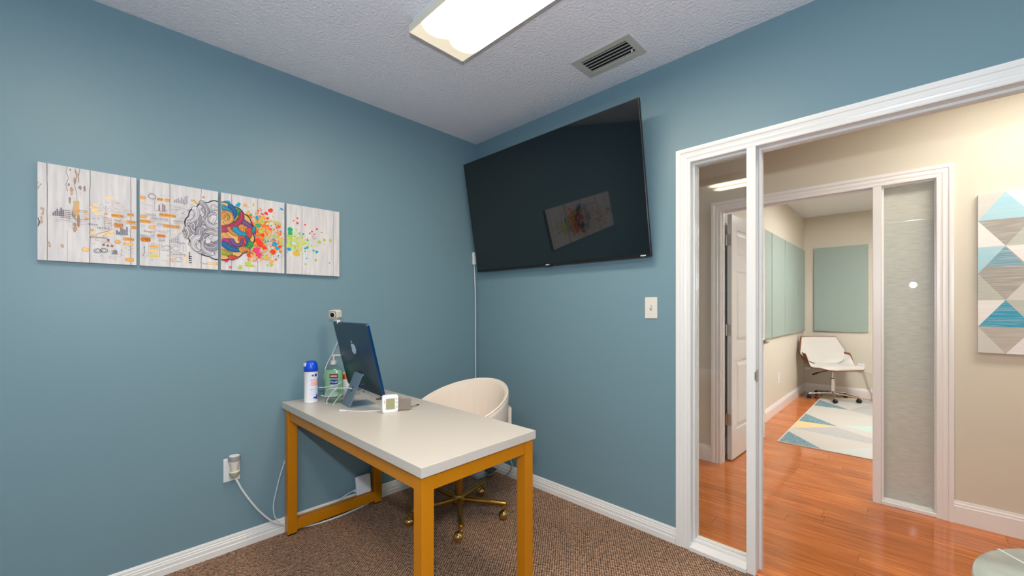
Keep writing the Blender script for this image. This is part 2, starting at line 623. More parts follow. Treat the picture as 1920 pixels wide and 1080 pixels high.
obj('pane', MB().box((XJ0 + .004, .046, .034), (MX0 - .004, .050, ZJ - .004)), M_glass, t1)
sp = obj('strike_plate', MB().box((MX1, -.006, .925), (MX1 + .0015, .030, .985)).box((MX1 - .004, -.0135, .935), (MX1 + .0015, -.006, .975)), M_steel, t1)

# ------------------------------------------------------------------ hall and far room shell
w = MB()
w.box((-1.2, .05, 0), (XJ0 - .02, .1, H)).box((XJ1 + .02, .05, 0), (5.2, .1, H)).box((XJ0 - .02, .05, ZJ + .02), (XJ1 + .02, .1, H))
struct(obj('wall_hall_near', w, M_beige), 'beige hall side of the front wall')
w = MB()
w.box((-1.2, YH, 0), (FX0 - .02, YF, HF)).box((FX1 + .02, YH, 0), (5.2, YF, HF)).box((FX0 - .02, YH, FZ + .02), (FX1 + .02, YF, HF))
struct(obj('wall_hall_far', w, M_beige), 'beige hall wall with the second door frame')
struct(obj('wall_hall_left', MB().box((-1.3, .05, 0), (-1.2, YF, H)), M_beige))
struct(obj('wall_hall_right', MB().box((5.2, .05, 0), (5.3, YF, H)), M_beige))
struct(obj('ceiling_hall', MB().box((-1.3, .1, H), (5.3, YH, H + .08)), M_ceil))
struct(obj('wall_far_left', MB().box((XL2 - .1, YF, 0), (XL2, YBACK + .1, HF)), M_beige), 'cream wall of the far room')
struct(obj('wall_far_back', MB().box((XL2, YBACK, 0), (5.0, YBACK + .1, HF)), M_beige), 'cream end wall of the far room')
struct(obj('wall_far_right', MB().box((4.9, YF, 0), (5.0, YBACK, HF)), M_beige))
struct(obj('ceiling_far', MB().box((XL2 - .1, YF, HF), (5.0, YBACK + .1, HF + .08)), mat('far_ceiling_paint', S(236, 236, 236), 0.8)))

BB2 = [(0, 0), (.015, 0), (.015, .100), (.011, .106), (.011, .114), (.006, .122), (.004, .133), (0, .133)]
TX = lambda y: Matrix(((0, 0, 1, 0), (-1, 0, 0, y), (0, 1, 0, 0), (0, 0, 0, 1)))
struct(obj('baseboard_hall', MB().prism(BB2, -1.2, FX0 - .07, M=TX(YH)).prism(BB2, FX1 + .07, 5.2, M=TX(YH)), M_trim))
struct(obj('baseboard_far_back', MB().prism(BB2, XL2 + .015, 4.9, M=TX(YBACK)), M_trim))
struct(obj('baseboard_far_left', MB().prism(BB2, -YBACK, -YF - .02, M=Matrix(((1, 0, 0, XL2), (0, 0, -1, 0), (0, 1, 0, 0), (0, 0, 0, 1)))), M_trim))

t2 = struct(obj('trim_2', MB().box((FX0 - .02, YH - .001, 0), (FX0, YF + .001, FZ)), M_trim), 'white door frame across the hall with a shaded side light')
obj('jamb', MB().box((FX1, YH - .001, 0), (FX1 + .02, YF + .001, FZ)), M_trim, t2)
obj('head_jamb', MB().box((FX0 - .02, YH - .001, FZ), (FX1 + .02, YF + .001, FZ + .02)), M_trim, t2)
casing(t2, FX0, FX1, FZ, YH - .001, -1)
GX0, GX1 = 2.395, 2.437
obj('mullion', MB().box((GX0, YH - .012, 0), (GX1, YF + .012, FZ)), M_trim, t2, bevel=.002)
obj('door_stop', MB().box((FX0, YH + .03, 0), (FX0 + .012, YH + .062, FZ)).box((FX0 + .012, YH + .03, FZ - .012), (GX0, YH + .062, FZ)), M_trim, t2, bevel=.002)
obj('sill', MB().box((GX1, YH - .012, 0), (FX1, YF + .005, .024)), M_trim, t2, bevel=.003)
st = MB()
y0_, y1_ = YH + .012, YH + .026
st.box((GX1, y0_, .024), (GX1 + .012, y1_, FZ)).box((FX1 - .012, y0_, .024), (FX1, y1_, FZ)).box((GX1 + .012, y0_, FZ - .014), (FX1 - .012, y1_, FZ)).box((GX1 + .012, y0_, .024), (FX1 - .012, y1_, .034))
obj('glazing_bead', st, M_trim, t2, bevel=.002)
obj('pane', MB().box((GX1 + .003, YH + .027, .026), (FX1 - .003, YH + .031, FZ - .003)), M_glass, t2)
shade = obj('window_shade', MB().box((GX1 + .002, YH + .062, .026), (FX1 - .002, YH + .064, FZ - .004)), M_shade)
tag(shade, 'grey cloth shade behind the pane beside the far doorway', 'window shade')

# wooden floors, plank by plank
PW = .112
fh = struct(obj('floor_hall', MB().box((-1.2, .0, -.05), (5.2, YH + .045, -.014)), M_gap), 'glossy orange-brown plank floor of the hall')
ff = struct(obj('floor_far', MB().box((XL2, YH + .045, -.05), (4.9, YBACK, -.014)), M_gap), 'glossy orange-brown plank floor of the far room')
LENS = (.86, 1.05, 1.22)
PM = {}
for L in LENS:
    mb_ = MB().box((0, 0, -.014), (L - .0012, PW - .0012, 0))
    me = bpy.data.meshes.new('plank')
    me.from_pydata(mb_.v, [], mb_.f)
    me.materials.append(M_wood)
    PM[L] = me


def planks(parent, x0, x1, ya, yb):
    org = wloc(parent)
    n = int(round((yb - ya) / PW))
    for i in range(n):
        x = x0 - R.random() * .8
        while x < x1:
            L = R.choice(LENS)
            if x + L > x0 + .02:
                o = bpy.data.objects.new('plank', PM[L])
                COL.objects.link(o)
                o.parent = parent
                o.location = Vector((x, ya + i * PW, 0)) - org
            x += L


planks(fh, .35, 3.9, .02, .02 + 13 * PW)
planks(ff, 1.3, 3.2, .02 + 13 * PW, YBACK - .01)
struct(obj('trim_3', MB().prism([(.0, -.01), (.0, .004), (.012, .009), (.05, .009), (.062, .0), (.062, -.01)], MX1, XJ1, M=Matrix(((0, 0, 1, 0), (1, 0, 0, -.004), (0, 1, 0, 0), (0, 0, 0, 1)))), M_wood), 'orange wood threshold between carpet and planks')

# six-panel door standing open into the far room
ang = math.atan2(2.405 - 1.500, 1.546 - 1.508)
DM = Matrix.Translation((1.509, 1.500, .012)) @ Matrix.Rotation(ang, 4, 'Z')   # local x along the leaf, local -y faces +x world
DW, DT, DH = .905, .035, 2.05
d1 = MB(DM)
d1.box((0, .006, 0), (DW, DT - .006, DH))
rows = ((.24, .82), (.97, 1.58), (1.70, 1.93))
cols = ((.115, .415), (.49, .79))
stile = [(0, .115), (.415, .49), (.79, DW)]
for (a, b) in stile:
    d1.box((a, 0, 0), (b, DT, DH))
zs = [0, .24, .82, .97, 1.58, 1.70, 1.93, DH]
for (a, b) in cols:
    for k in range(0, 8, 2):
        d1.box((a, 0, zs[k]), (b, DT, zs[k + 1]))
door = struct(obj('door_1', d1, M_door), 'white six-panel door standing open in the far room')
for (z0, z1) in rows:
    for (a, b) in cols:
        pm = MB(DM)
        i = .02; j = .045
        pm.add([(a + i, .006, z0 + i), (b - i, .006, z0 + i), (b - i, .006, z1 - i), (a + i, .006, z1 - i),
                (a + j, .0005, z0 + j), (b - j, .0005, z0 + j), (b - j, .0005, z1 - j), (a + j, .0005, z1 - j)],
               [(4, 5, 6, 7), (0, 1, 5, 4), (1, 2, 6, 5), (2, 3, 7, 6), (3, 0, 4, 7)])
        obj('panel', pm, M_door, door)
for zc in (1.85, 1.095, .345):
    hm = MB().box((1.4585, 1.452, zc - .047), (1.462, 1.487, zc + .047)).cyl((1.468, 1.493, zc - .047), (1.468, 1.493, zc + .047), .006, 10)
    hm.box((1.468, 1.4965, zc - .047), (1.504, 1.4985, zc + .047))
    obj('hinge', hm, M_steel, door)
km = MB(DM)
km.cyl((.845, -.001, .94), (.845, -.010, .94), .028, 20).cyl((.845, -.010, .94), (.845, -.045, .94), .011, 14)
km.tube([(.845, -.045, .94), (.80, -.052, .94), (.74, -.05, .938)], .009, 10, 4)
obj('door_handle', km, M_steel, door, smooth=True)

# ------------------------------------------------------------------ ceiling light fixtures
M_rim = mat('lens_rim_plastic', S(240, 232, 212), 0.35)


def fixture(name, label, loc, sx, sy, lensm, z):
    x, y = loc
    t = thing(name, label, 'ceiling light', (x, y, z))
    obj('pan', MB().box((x - sx / 2 + .012, y - sy / 2 + .012, z - .033), (x + sx / 2 - .012, y + sy / 2 - .012, z)), M_white, t, bevel=.003)
    obj('lens_rim', MB().box((x - sx / 2, y - sy / 2, z - .069), (x + sx / 2, y + sy / 2, z - .033)), M_rim, t, bevel=.002)
    obj('lens', MB().box((x - sx / 2 + .004, y - sy / 2 + .004, z - .071), (x + sx / 2 - .004, y + sy / 2 - .004, z - .0688)), lensm, t)
    return t


fixture('ceiling_light', 'long fluorescent ceiling fixture with a lit prismatic lens above the desk', (1.51, -1.03), 1.22, .32, lens_mat('lens_room', LAMP_STRENGTH), H)
fixture('ceiling_light', 'second fluorescent fixture mirrored in the clear side light', (1.57, -2.34), 1.22, .32, lens_mat('lens_room_b', LAMP_STRENGTH), H)
fixture('ceiling_light', 'unseen ceiling fixture added to light the hall beyond the glazed frame', (3.25, .75), 1.22, .32, lens_mat('lens_hall_fill', HALL_FILL_STRENGTH, colr=(1, .94, .84, 1)), H)  # added fixture, out of view, to brighten the hall
fixture('ceiling_light', 'unseen ceiling fixture added to light the far room, above its rug', (2.9, 3.5), 1.22, .32, lens_mat('lens_far_fill', FAR_FILL_STRENGTH, colr=(1, .97, .94, 1)), HF)  # also added and out of view, a fill for the far room

# ceiling vent
VX0, VX1, VY0, VY1 = 1.233, 1.58, -.38, -.183
vt = thing('ceiling_vent', 'white louvred air vent in the ceiling above the television', 'vent', ((VX0 + VX1) / 2, (VY0 + VY1) / 2, H))
a, b, c, d = VX0 + .040, VX1 - .034, VY0 + .034, VY1 - .036
fm = MB()
z0, z1 = H - .008, H
for (p, q) in (((VX0, VY0), (VX1, c)), ((VX0, d), (VX1, VY1)), ((VX0, c), (a, d)), ((b, c), (VX1, d))):
    fm.box((p[0], p[1], z0), (q[0], q[1], z1))
M_vent = mat('vent_enamel', S(196, 194, 186), 0.45)
obj('frame', fm, M_vent, vt)
obj('duct_shade_sheet', MB().box((a, c, H - .0012), (b, d, H - .0004)), mat('duct_shade_black', S(6, 6, 8), 0.9), vt)  # shade inside the duct, painted as a flat black sheet
for k in range(5):
    y = c + (k + .55) * (d - c) / 5
    sm = MB(Matrix.Translation((0, y, H - .005)) @ Matrix.Rotation(rad(14), 4, 'X'))
    sm.box((a, -.0056, -.0006), (b, .0056, .0006))
    obj('slat', sm, M_vent, vt)
obj('damper_lever', MB().box((b - .018, d - .035, H - .016), (b - .012, d - .028, H - .004)), M_white, vt)
obj('screw', MB().cyl((VX0 + .02, (VY0 + VY1) / 2, H - .0095), (VX0 + .02, (VY0 + VY1) / 2, H - .007), .004, 10), M_vent, vt)
obj('screw', MB().cyl((VX1 - .02, (VY0 + VY1) / 2, H - .0095), (VX1 - .02, (VY0 + VY1) / 2, H - .007), .004, 10), M_vent, vt)

# ------------------------------------------------------------------ flat print helper
_tc = {}


def text2d(body):
    if body not in _tc:
        cu = bpy.data.curves.new('t', 'FONT')
        cu.body = body
        cu.resolution_u = 2
        cu.align_x = 'CENTER'
        cu.align_y = 'CENTER'
        ob = bpy.data.objects.new('t', cu)
        me = ob.to_mesh()
        _tc[body] = ([(v.co.x, v.co.y) for v in me.vertices], [tuple(p.vertices) for p in me.polygons])
        ob.to_mesh_clear()
        bpy.data.objects.remove(ob)
        bpy.data.curves.remove(cu)
    return _tc[body]


class Print:
    """flat ink shapes on a surface: P = O + U*u + V*v + N*layer"""
    def __init__(s, O, U, V, N, clip=None, d0=.0004, step=.00002):
        s.O, s.U, s.V, s.N = Vector(O), Vector(U), Vector(V), Vector(N)
        s.mb = MB()
        s.layer = 0
        s.count = 0
        s.d0, s.step = d0, step
        s.clip = clip

    def P(s, u, v, l=None):
        if s.clip:
            u = min(max(u, s.clip[0]), s.clip[1])
            v = min(max(v, s.clip[2]), s.clip[3])
        return tuple(s.O + s.U * u + s.V * v + s.N * (s.d0 + .000003 * s.count))

    def poly(s, pts, col):
        s.count += 1
        s.mb.add([s.P(u, v) for u, v in pts], [tuple(range(len(pts)))], 0, col)

    def rect(s, u0, v0, u1, v1, col):
        s.poly([(u0, v0), (u1, v0), (u1, v1), (u0, v1)], col)

    def rrect(s, cx, cy, w, h, col, r=None, rot=0.0):
        r = min(w, h) * .3 if r is None else r
        pts = []
        for sx, sy, a0 in ((1, 1, 0), (-1, 1, 90), (-1, -1, 180), (1, -1, 270)):
            for k in range(4):
                a = rad(a0 + 30 * k)
                x, y = sx * (w / 2 - r) + r * math.cos(a), sy * (h / 2 - r) + r * math.sin(a)
                pts.append((cx + x * math.cos(rot) - y * math.sin(rot), cy + x * math.sin(rot) + y * math.cos(rot)))
        s.poly(pts, col)

    def disc(s, cx, cy, r, col, n=12, sy=1.0, rough=0.0, rnd=None):
        pts = []
        for k in range(n):
            a = 2 * math.pi * k / n
            q = r * (1 + (rnd.uniform(-rough, rough) if rnd else 0))
            pts.append((cx + q * math.cos(a), cy + q * sy * math.sin(a)))
        s.poly(pts, col)

    def line(s, pts, w, col, w1=None, closed=False):
        """ribbon"""
        s.count += 1
        n = len(pts)
        A, B = [], []
        for i in range(n):
            p, q = pts[max(i - 1, 0)], pts[min(i + 1, n - 1)]
            if closed:
                p, q = pts[i - 1], pts[(i + 1) % n]
            dx, dy = q[0] - p[0], q[1] - p[1]
            L = math.hypot(dx, dy) or 1
            ww = w if w1 is None else w + (w1 - w) * i / max(1, n - 1)
            nx, ny = -dy / L * ww / 2, dx / L * ww / 2
            A.append((pts[i][0] + nx, pts[i][1] + ny)); B.append((pts[i][0] - nx, pts[i][1] - ny))
        v = [s.P(*p) for p in A] + [s.P(*p) for p in B]
        m = n if closed else n - 1
        s.mb.add(v, [(i, n + i, n + (i + 1) % n, (i + 1) % n) for i in range(m)], 0, col)

    def ring(s, cx, cy, r, w, col, n=16, sy=1.0):
        s.line([(cx + r * math.cos(2 * math.pi * k / n), cy + r * sy * math.sin(2 * math.pi * k / n)) for k in range(n)], w, col, closed=True)

    def frame(s, u0, v0, u1, v1, w, col):
        s.line([(u0, v0), (u1, v0), (u1, v1), (u0, v1)], w, col, closed=True)

    def text(s, body, cx, cy, size, col, rot=0.0, sx=1.0):
        s.count += 1
        vs_, fs = text2d(body)
        c, n = math.cos(rot), math.sin(rot)
        s.mb.add([s.P(cx + (x * sx * c - y * n) * size, cy + (x * sx * n + y * c) * size) for x, y in vs_], fs, 0, col)

    def up(s, k=1):
        s.layer += k

    def build(s, name, parent, m=None):
        return obj(name, s.mb, m or M_print, parent)


# ------------------------------------------------------------------ four canvases on the left wall
PY = [(-2.376, -2.077), (-2.067, -1.768), (-1.756, -1.457), (-1.446, -1.145)]
PZ0, PZ1 = 1.476, 1.878
CW, CH = .299, .402
labels = ['leftmost canvas with weathered white boards and small orange chart doodles',
          'canvas with the grey half of the swirling brain drawing',
          'canvas with the brightly coloured half of the brain and paint splashes',
          'rightmost canvas with only scattered paint drops on white boards']
INK = S(52, 48, 66); INK2 = S(112, 106, 122); ORG = S(238, 172, 92); ORG2 = S(226, 140, 52); PINK = S(206, 120, 92)
seams = [(.09, .28, .50, .935), (.36, .765), (.155, .55, .955), (.275, .595, .88)]
prints = []
for i, (ya, yb) in enumerate(PY):
    t = thing('canvas_print', labels[i], 'picture', (.0125, (ya + yb) / 2, PZ0), 'four canvases in a row on the blue wall')
    obj('canvas', MB().box((.0, ya, PZ0), (.025, yb, PZ1)), M_canvas, t, bevel=.002)
    p = Print((.025, ya, PZ0), (0, 1, 0), (0, 0, 1), (1, 0, 0), clip=(.0008, CW - .0008, .0008, CH - .0008))
    r = random.Random(11 + i)
    # board seams and grain
    for k, s_ in enumerate(seams[i]):
        u = s_ * CW
        faint = (i == 2 and k == 2) or (i == 3 and k == 1) or (i == 0 and k == 1)
        y_top = CH if not (i == 0 and k == 1) else CH * .33
        p.line([(u + r.uniform(-.0008, .0008), y_top * q / 12) for q in range(13)], .0009 if faint else .0018, S(150, 130, 126) if faint else S(92, 74, 74))
    for k in range(34):
        u, v, L = r.random() * CW, r.random() * CH, r.uniform(.02, .10)
        p.line([(u, v), (u + r.uniform(-.002, .002), v + L / 2), (u + r.uniform(-.003, .003), v + L)], r.uniform(.0004, .0009), S(206, 198, 198))
    p.up()
    prints.append((t, p))


def lbl(p, u, v, w, h, body, col=ORG, tcol=INK):
    p.rrect(u, v, w + .0018, h + .0018, S(190, 128, 70))
    p.up()
    p.rrect(u, v, w, h, col)
    p.up()
    if body:
        p.text(body, u, v, h * .85, tcol, sx=min(1.0, w / (len(body) * h * .85 * .62)))
    p.up(-2)


def bars(p, u, v, w, h, hs, col):
    n = len(hs)
    for k, q in enumerate(hs):
        p.rect(u + w * k / n, v, u + w * (k + .72) / n, v + h * q, col)
    p.line([(u - .003, v), (u + w, v)], .0008, INK)


# panel 1: (u, v) measured as fractions of the canvas
t, p = prints[0]
X = lambda u: u * CW
Z = lambda v: (1 - v) * CH           # v from the top
r = random.Random(5)
for k in range(26):                  # flaking brown paint on the boards
    u = r.gauss(.36, .035); v = r.choice([r.uniform(.0, .30), r.uniform(.35, .66)])
    p.disc(X(u), Z(v), r.uniform(.002, .006), r.choice([S(206, 166, 136), S(190, 156, 134), S(220, 200, 186), S(160, 142, 134)]), 9, r.uniform(1.4, 3.4), .35, r)
p.up()
for pts in ([(.28, .0), (.265, .06), (.29, .12), (.265, .19), (.28, .26)], [(.355, .02), (.37, .10), (.345, .18), (.37, .27), (.37, .33)], [(.33, .33), (.375, .335), (.375, .60), (.35, .62)], [(.40, .0), (.385, .09), (.39, .15)]):
    p.line([(X(a), Z(b)) for a, b in pts], .0014, S(110, 92, 86))
p.rect(X(.335), Z(.50), X(.395), Z(.35), S(214, 176, 130))
p.rect(X(.375), Z(.62), X(.40), Z(.50), S(186, 140, 110))
for (u, v, q) in ((.02, .24, .02), (.045, .50, .014), (.03, .60, .02), (.12, .83, .03), (.24, .86, .03)):
    for k in range(4):
        p.disc(X(u + r.uniform(-.015, .015)), Z(v + r.uniform(-.03, .03)), r.uniform(.0015, .004), S(190, 164, 146), 8, 2.2, .3, r)
p.line([(X(.005), Z(.57)), (X(.02), Z(.61)), (X(.005), Z(.66))], .003, S(60, 50, 50))
p.up()
bars(p, X(.14), Z(.53), X(.11), .036, (.35, .55, .8, .6, 1.0, .7), INK2)
for k in range(5):
    p.rect(X(.20), Z(.46 + .02 * k), X(.31), Z(.467 + .02 * k) + .0005, INK2)
for k in range(9):
    p.line([(X(.30 + r.uniform(0, .05)), Z(.45 + .018 * k)), (X(.44 + r.uniform(0, .05)), Z(.45 + .018 * k))], .0007, r.choice([INK2, S(140, 150, 190)]))
for (u, v) in ((.38, .455), (.455, .46), (.47, .53), (.52, .645), (.665, .45)):
    p.disc(X(u), Z(v), .006, ORG, 10, .8)
    p.ring(X(u), Z(v), .006, .0008, PINK, 10, .8)
for (u, v) in ((.53, .40), (.56, .37), (.58, .42), (.545, .43), (.57, .46), (.68, .275), (.72, .27)):
    p.disc(X(u), Z(v), .009, S(246, 214, 164), 12, .7)
p.line([(X(.50), Z(.70)), (X(.57), Z(.70))], .008, S(240, 196, 130))
p.text('IDEAS', X(.53), Z(.585), .011, INK)
lbl(p, X(.79), Z(.46), X(.13), .014, 'MARKETING')
lbl(p, X(.93), Z(.43), X(.07), .013, 'IDEA')
lbl(p, X(.945), Z(.515), X(.12), .013, 'TIME', ORG)
lbl(p, X(.80), Z(.565), X(.09), .022, 'TEAM', S(232, 156, 84))
lbl(p, X(.91), Z(.71), X(.11), .013, 'COMPANY')
lbl(p, X(.905), Z(.765), X(.10), .010, '', S(244, 190, 116))
lbl(p, X(.455), Z(.86), X(.06), .013, '', S(246, 196, 130))
lbl(p, X(.92), Z(.94), X(.09), .014, '', ORG)
lbl(p, X(.97), Z(.57), X(.05), .012, '', ORG2)
p.text('PROFIT', X(.64), Z(.615), .012, INK2)
p.poly([(X(.57), Z(.69)), (X(.74), Z(.69)), (X(.74), Z(.625))], S(246, 214, 160))
p.line([(X(.56), Z(.69)), (X(.62), Z(.66)), (X(.66), Z(.65)), (X(.735), Z(.615))], .0012, INK2)
bars(p, X(.775), Z(.665), X(.13), .038, (.5, .35, .85, .75, .65, 1.0), INK2)
p.text('DIAGNOSTIC', X(.59), Z(.72), .011, INK, sx=.8)
p.frame(X(.65), Z(.61), X(.72), Z(.49), .0008, INK2)
for k in range(6):
    p.line([(X(.625), Z(.5 + .019 * k)), (X(.71), Z(.5 + .019 * k))], .0011, INK2 if k % 2 else PINK)
for (u, v) in ((.69, .735), (.64, .795), (.685, .80), (.73, .80)):
    p.disc(X(u), Z(v), .0055, S(170, 110, 92), 5)
for (u, v) in ((.64, .795), (.685, .80), (.73, .80)):
    p.line([(X(.69), Z(.745)), (X(u), Z(v - .012))], .0009, INK)
for (u, v, q) in ((.58, .865, .012), (.645, .855, .012)):
    p.ring(X(u), Z(v), q, .0018, INK, 9, .8)
    p.ring(X(u), Z(v), q * .55, .001, INK, 8, .8)
p.disc(X(.79), Z(.75), .009, ORG, 10); p.ring(X(.79), Z(.75), .009, .0009, INK2)
p.frame(X(.725), Z(.89), X(.79), Z(.85), .0009, INK)
bars(p, X(.735), Z(.885), X(.05), .02, (.6, .9, .7, 1, .8), INK2)
p.line([(X(.66), Z(.37)), (X(.66), Z(.42)), (X(.82), Z(.42))], .0009, INK2)
p.line([(X(.67), Z(.41)), (X(.70), Z(.38)), (X(.74), Z(.405)), (X(.77), Z(.375)), (X(.81), Z(.40))], .001, INK2)
p.line([(X(.83), Z(.82)), (X(.83), Z(.90)), (X(.87), Z(.90))], .0008, INK2)
for v in (.81, .855):
    p.line([(X(.86), Z(v)), (X(.91), Z(v - .018)), (X(.96), Z(v)), (X(.91), Z(v + .018))], .0009, INK if v < .83 else ORG2, closed=True)
p.line([(X(.76), Z(.50)), (X(.775), Z(.525)), (X(.79), Z(.505)), (X(.805), Z(.525)), (X(.82), Z(.50))], .0018, INK)
for k in range(24):
    u, v = r.uniform(.5, .97), r.uniform(.28, .95)
    p.line([(X(u), Z(v)), (X(u + r.uniform(.01, .03)), Z(v + r.uniform(-.01, .01)))], .0007, r.choice([INK2, INK, S(150, 160, 200)]))

# panel 2
t, p = prints[1]
r = random.Random(9)
lbl(p, X(.03), Z(.215), X(.07), .012, '')
lbl(p, X(.24), Z(.205), X(.06), .012, 'GOOD'); lbl(p, X(.325), Z(.205), X(.06), .012, '')
lbl(p, X(.335), Z(.385), X(.20), .015, 'INFORMATION')
lbl(p, X(.045), Z(.43), X(.07), .014, ''); lbl(p, X(.065), Z(.485), X(.13), .014, 'SOCIAL')
lbl(p, X(.385), Z(.51), X(.21), .014, 'STRATEGIES')
lbl(p, X(.14), Z(.545), X(.07), .011, '', S(246, 184, 106))
lbl(p, X(.255), Z(.635), X(.10), .014, 'IDEAS', S(234, 150, 88))
lbl(p, X(.07), Z(.695), X(.11), .022, 'CHAT', ORG2)
for (u, v, w, tx) in ((.13, .405, .14, 'CREATIVE'), (.24, .44, .22, 'MOBILE PHONES'), (.47, .445, .14, 'IDENTITY'), (.24, .50, .07, 'GOALS'), (.09, .655, .17, 'PRODUCT'), (.26, .685, .09, 'SALES')):
    p.frame(X(u - w / 2), Z(v + .018), X(u + w / 2), Z(v - .018), .0007, INK2)
    p.text(tx, X(u), Z(v), .010, INK, sx=min(1, w * CW / (len(tx) * .010 * .62)))
p.text('Counting', X(.46), Z(.835), .018, INK2, sx=.9)
p.text('Media', X(.505), Z(.70), .016, INK2, sx=.9)
p.text('Phase 2', X(.11), Z(.60), .012, INK)
p.text('Time', X(.80), Z(.93), .014, INK2)
lbl(p, X(.90), Z(.925), X(.10), .010, '', S(246, 206, 150)); lbl(p, X(.985), Z(.92), X(.03), .014, '', S(240, 190, 70))
bars(p, X(.41), Z(.215), X(.18), .040, (.3, .4, .55, .35, .7, .5, .9, 1.0), S(160, 156, 168))
bars(p, X(.20), Z(.34), X(.11), .034, (.0, .8, .0, 1.0, .9), S(150, 110, 110))
p.line([(X(.175), Z(.235)), (X(.175), Z(.345)), (X(.33), Z(.345))], .001, INK)
p.frame(X(.31), Z(.285), X(.32), Z(.28), .0005, INK)
for k in range(6):
    p.line([(X(.365), Z(.255 + .02 * k)), (X(.44 + .02 * (k % 2)), Z(.258 + .02 * k))], .001, INK2)
p.ring(X(.145), Z(.185), .013, .005, S(160, 156, 166), 16, .9)
for (cx, cy, n, q) in ((.60, .285, 7, .034), (.62, .37, 8, .034)):
    for k in range(n):
        a = 2 * math.pi * k / n + .3
        e = (X(cx) + q * math.cos(a), Z(cy) + q * .9 * math.sin(a))
        p.line([(X(cx), Z(cy)), e], .0008, INK2)
        p.disc(e[0], e[1], .0022, INK2, 7)
p.line([(X(.63), Z(.165)), (X(.67), Z(.16)), (X(.72), Z(.20)), (X(.77), Z(.19)), (X(.80), Z(.165))], .010, S(222, 168, 92))
p.line([(X(.73), Z(.19)), (X(.73), Z(.225))], .009, S(206, 146, 82))
p.disc(X(.795), Z(.10), .006, S(206, 152, 110), 8)
p.line([(X(.19), Z(.555)), (X(.19), Z(.585)), (X(.33), Z(.60))], .0008, INK2)
p.line([(X(.20), Z(.565)), (X(.24), Z(.585)), (X(.28), Z(.57)), (X(.31), Z(.59)), (X(.35), Z(.565))], .0011, INK2)
bars(p, X(.36), Z(.70), X(.12), .034, (.35, .45, .6, .8, 1.0), S(200, 196, 204))
for k in range(5):
    p.frame(X(.36 + .024 * k), Z(.70), X(.378 + .024 * k), Z(.70 - .04 - .014 * k), .0008, INK2)
p.line([(X(.26), Z(.73)), (X(.26), Z(.805)), (X(.50), Z(.815))], .001, INK)
for ph in (0, math.pi):
    p.line([(X(.27 + .21 * k / 14), Z(.77 + .028 * math.sin(k / 14 * 6.0 + ph))) for k in range(15)], .0011, INK)
p.frame(X(.10), Z(.885), X(.235), Z(.735), .0009, INK2)
for k, (q, cc) in enumerate(((.76, ORG), (.815, S(246, 206, 120)), (.87, S(236, 200, 60)))):
    p.rect(X(.115), Z(q + .018), X(.22), Z(q - .008), cc)
for k in range(3):
    p.ring(X(.13 + .035 * k), Z(.793), .003, .0008, INK2, 7)
p.line([(X(.055), Z(.86)), (X(.055), Z(.77)), (X(.045), Z(.785)), (X(.065), Z(.785))], .002, INK2)
p.frame(X(.02), Z(.90), X(.08), Z(.85), .0008, INK2); p.disc(X(.045), Z(.875), .004, INK, 3)
p.disc(X(.39), Z(.91), .008, S(238, 176, 130), 9); p.ring(X(.39), Z(.91), .008, .0008, PINK, 9)
p.ring(X(.47), Z(.90), .013, .0009, INK2, 12, .9)
p.rect(X(.565), Z(.95), X(.58), Z(.83), S(244, 206, 150)); p.rect(X(.60), Z(.89), X(.615), Z(.80), INK2)
for k in range(4):
    p.rect(X(.60), Z(.86 + .025 * k), X(.64), Z(.848 + .025 * k), INK)
p.frame(X(.53), Z(.80), X(.565), Z(.735), .0012, INK2)
p.line([(X(.47), Z(.60)), (X(.50), Z(.575)), (X(.53), Z(.585)), (X(.545), Z(.56))], .0016, S(120, 80, 90))
p.disc(X(.545), Z(.505), .0035, INK, 3)
for k in range(22):
    u, v = r.uniform(.02, .55), r.uniform(.12, .93)
    p.line([(X(u), Z(v)), (X(u + r.uniform(.01, .03)), Z(v + r.uniform(-.008, .008)))], .0007, r.choice([INK2, INK, S(150, 160, 200)]))


def scribble(p, u0, u1, v0, v1, n, seed):
    """handwriting-like zigzags, ticks and small boxes"""
    q = random.Random(seed)
    for k in range(n):
        u, v = q.uniform(u0, u1), q.uniform(v0, v1)
        c = q.choice([INK, INK2, INK2, S(150, 150, 176), ORG2])
        t_ = q.random()
        if t_ < .6:
            m_ = q.randint(6, 12)
            p.line([(X(u + .008 * j), Z(v + .008 * q.uniform(-1, 1))) for j in range(m_)], .0007, c)
        elif t_ < .8:
            p.frame(X(u), Z(v), X(u + .03), Z(v - .022), .0006, c)
        else:
            p.ring(X(u), Z(v), q.uniform(.002, .005), .0007, c, 9)


scribble(prints[0][1], .50, .90, .28, .94, 60, 71)
scribble(prints[0][1], .14, .45, .44, .66, 18, 72)
scribble(prints[1][1], .02, .50, .12, .93, 80, 73)


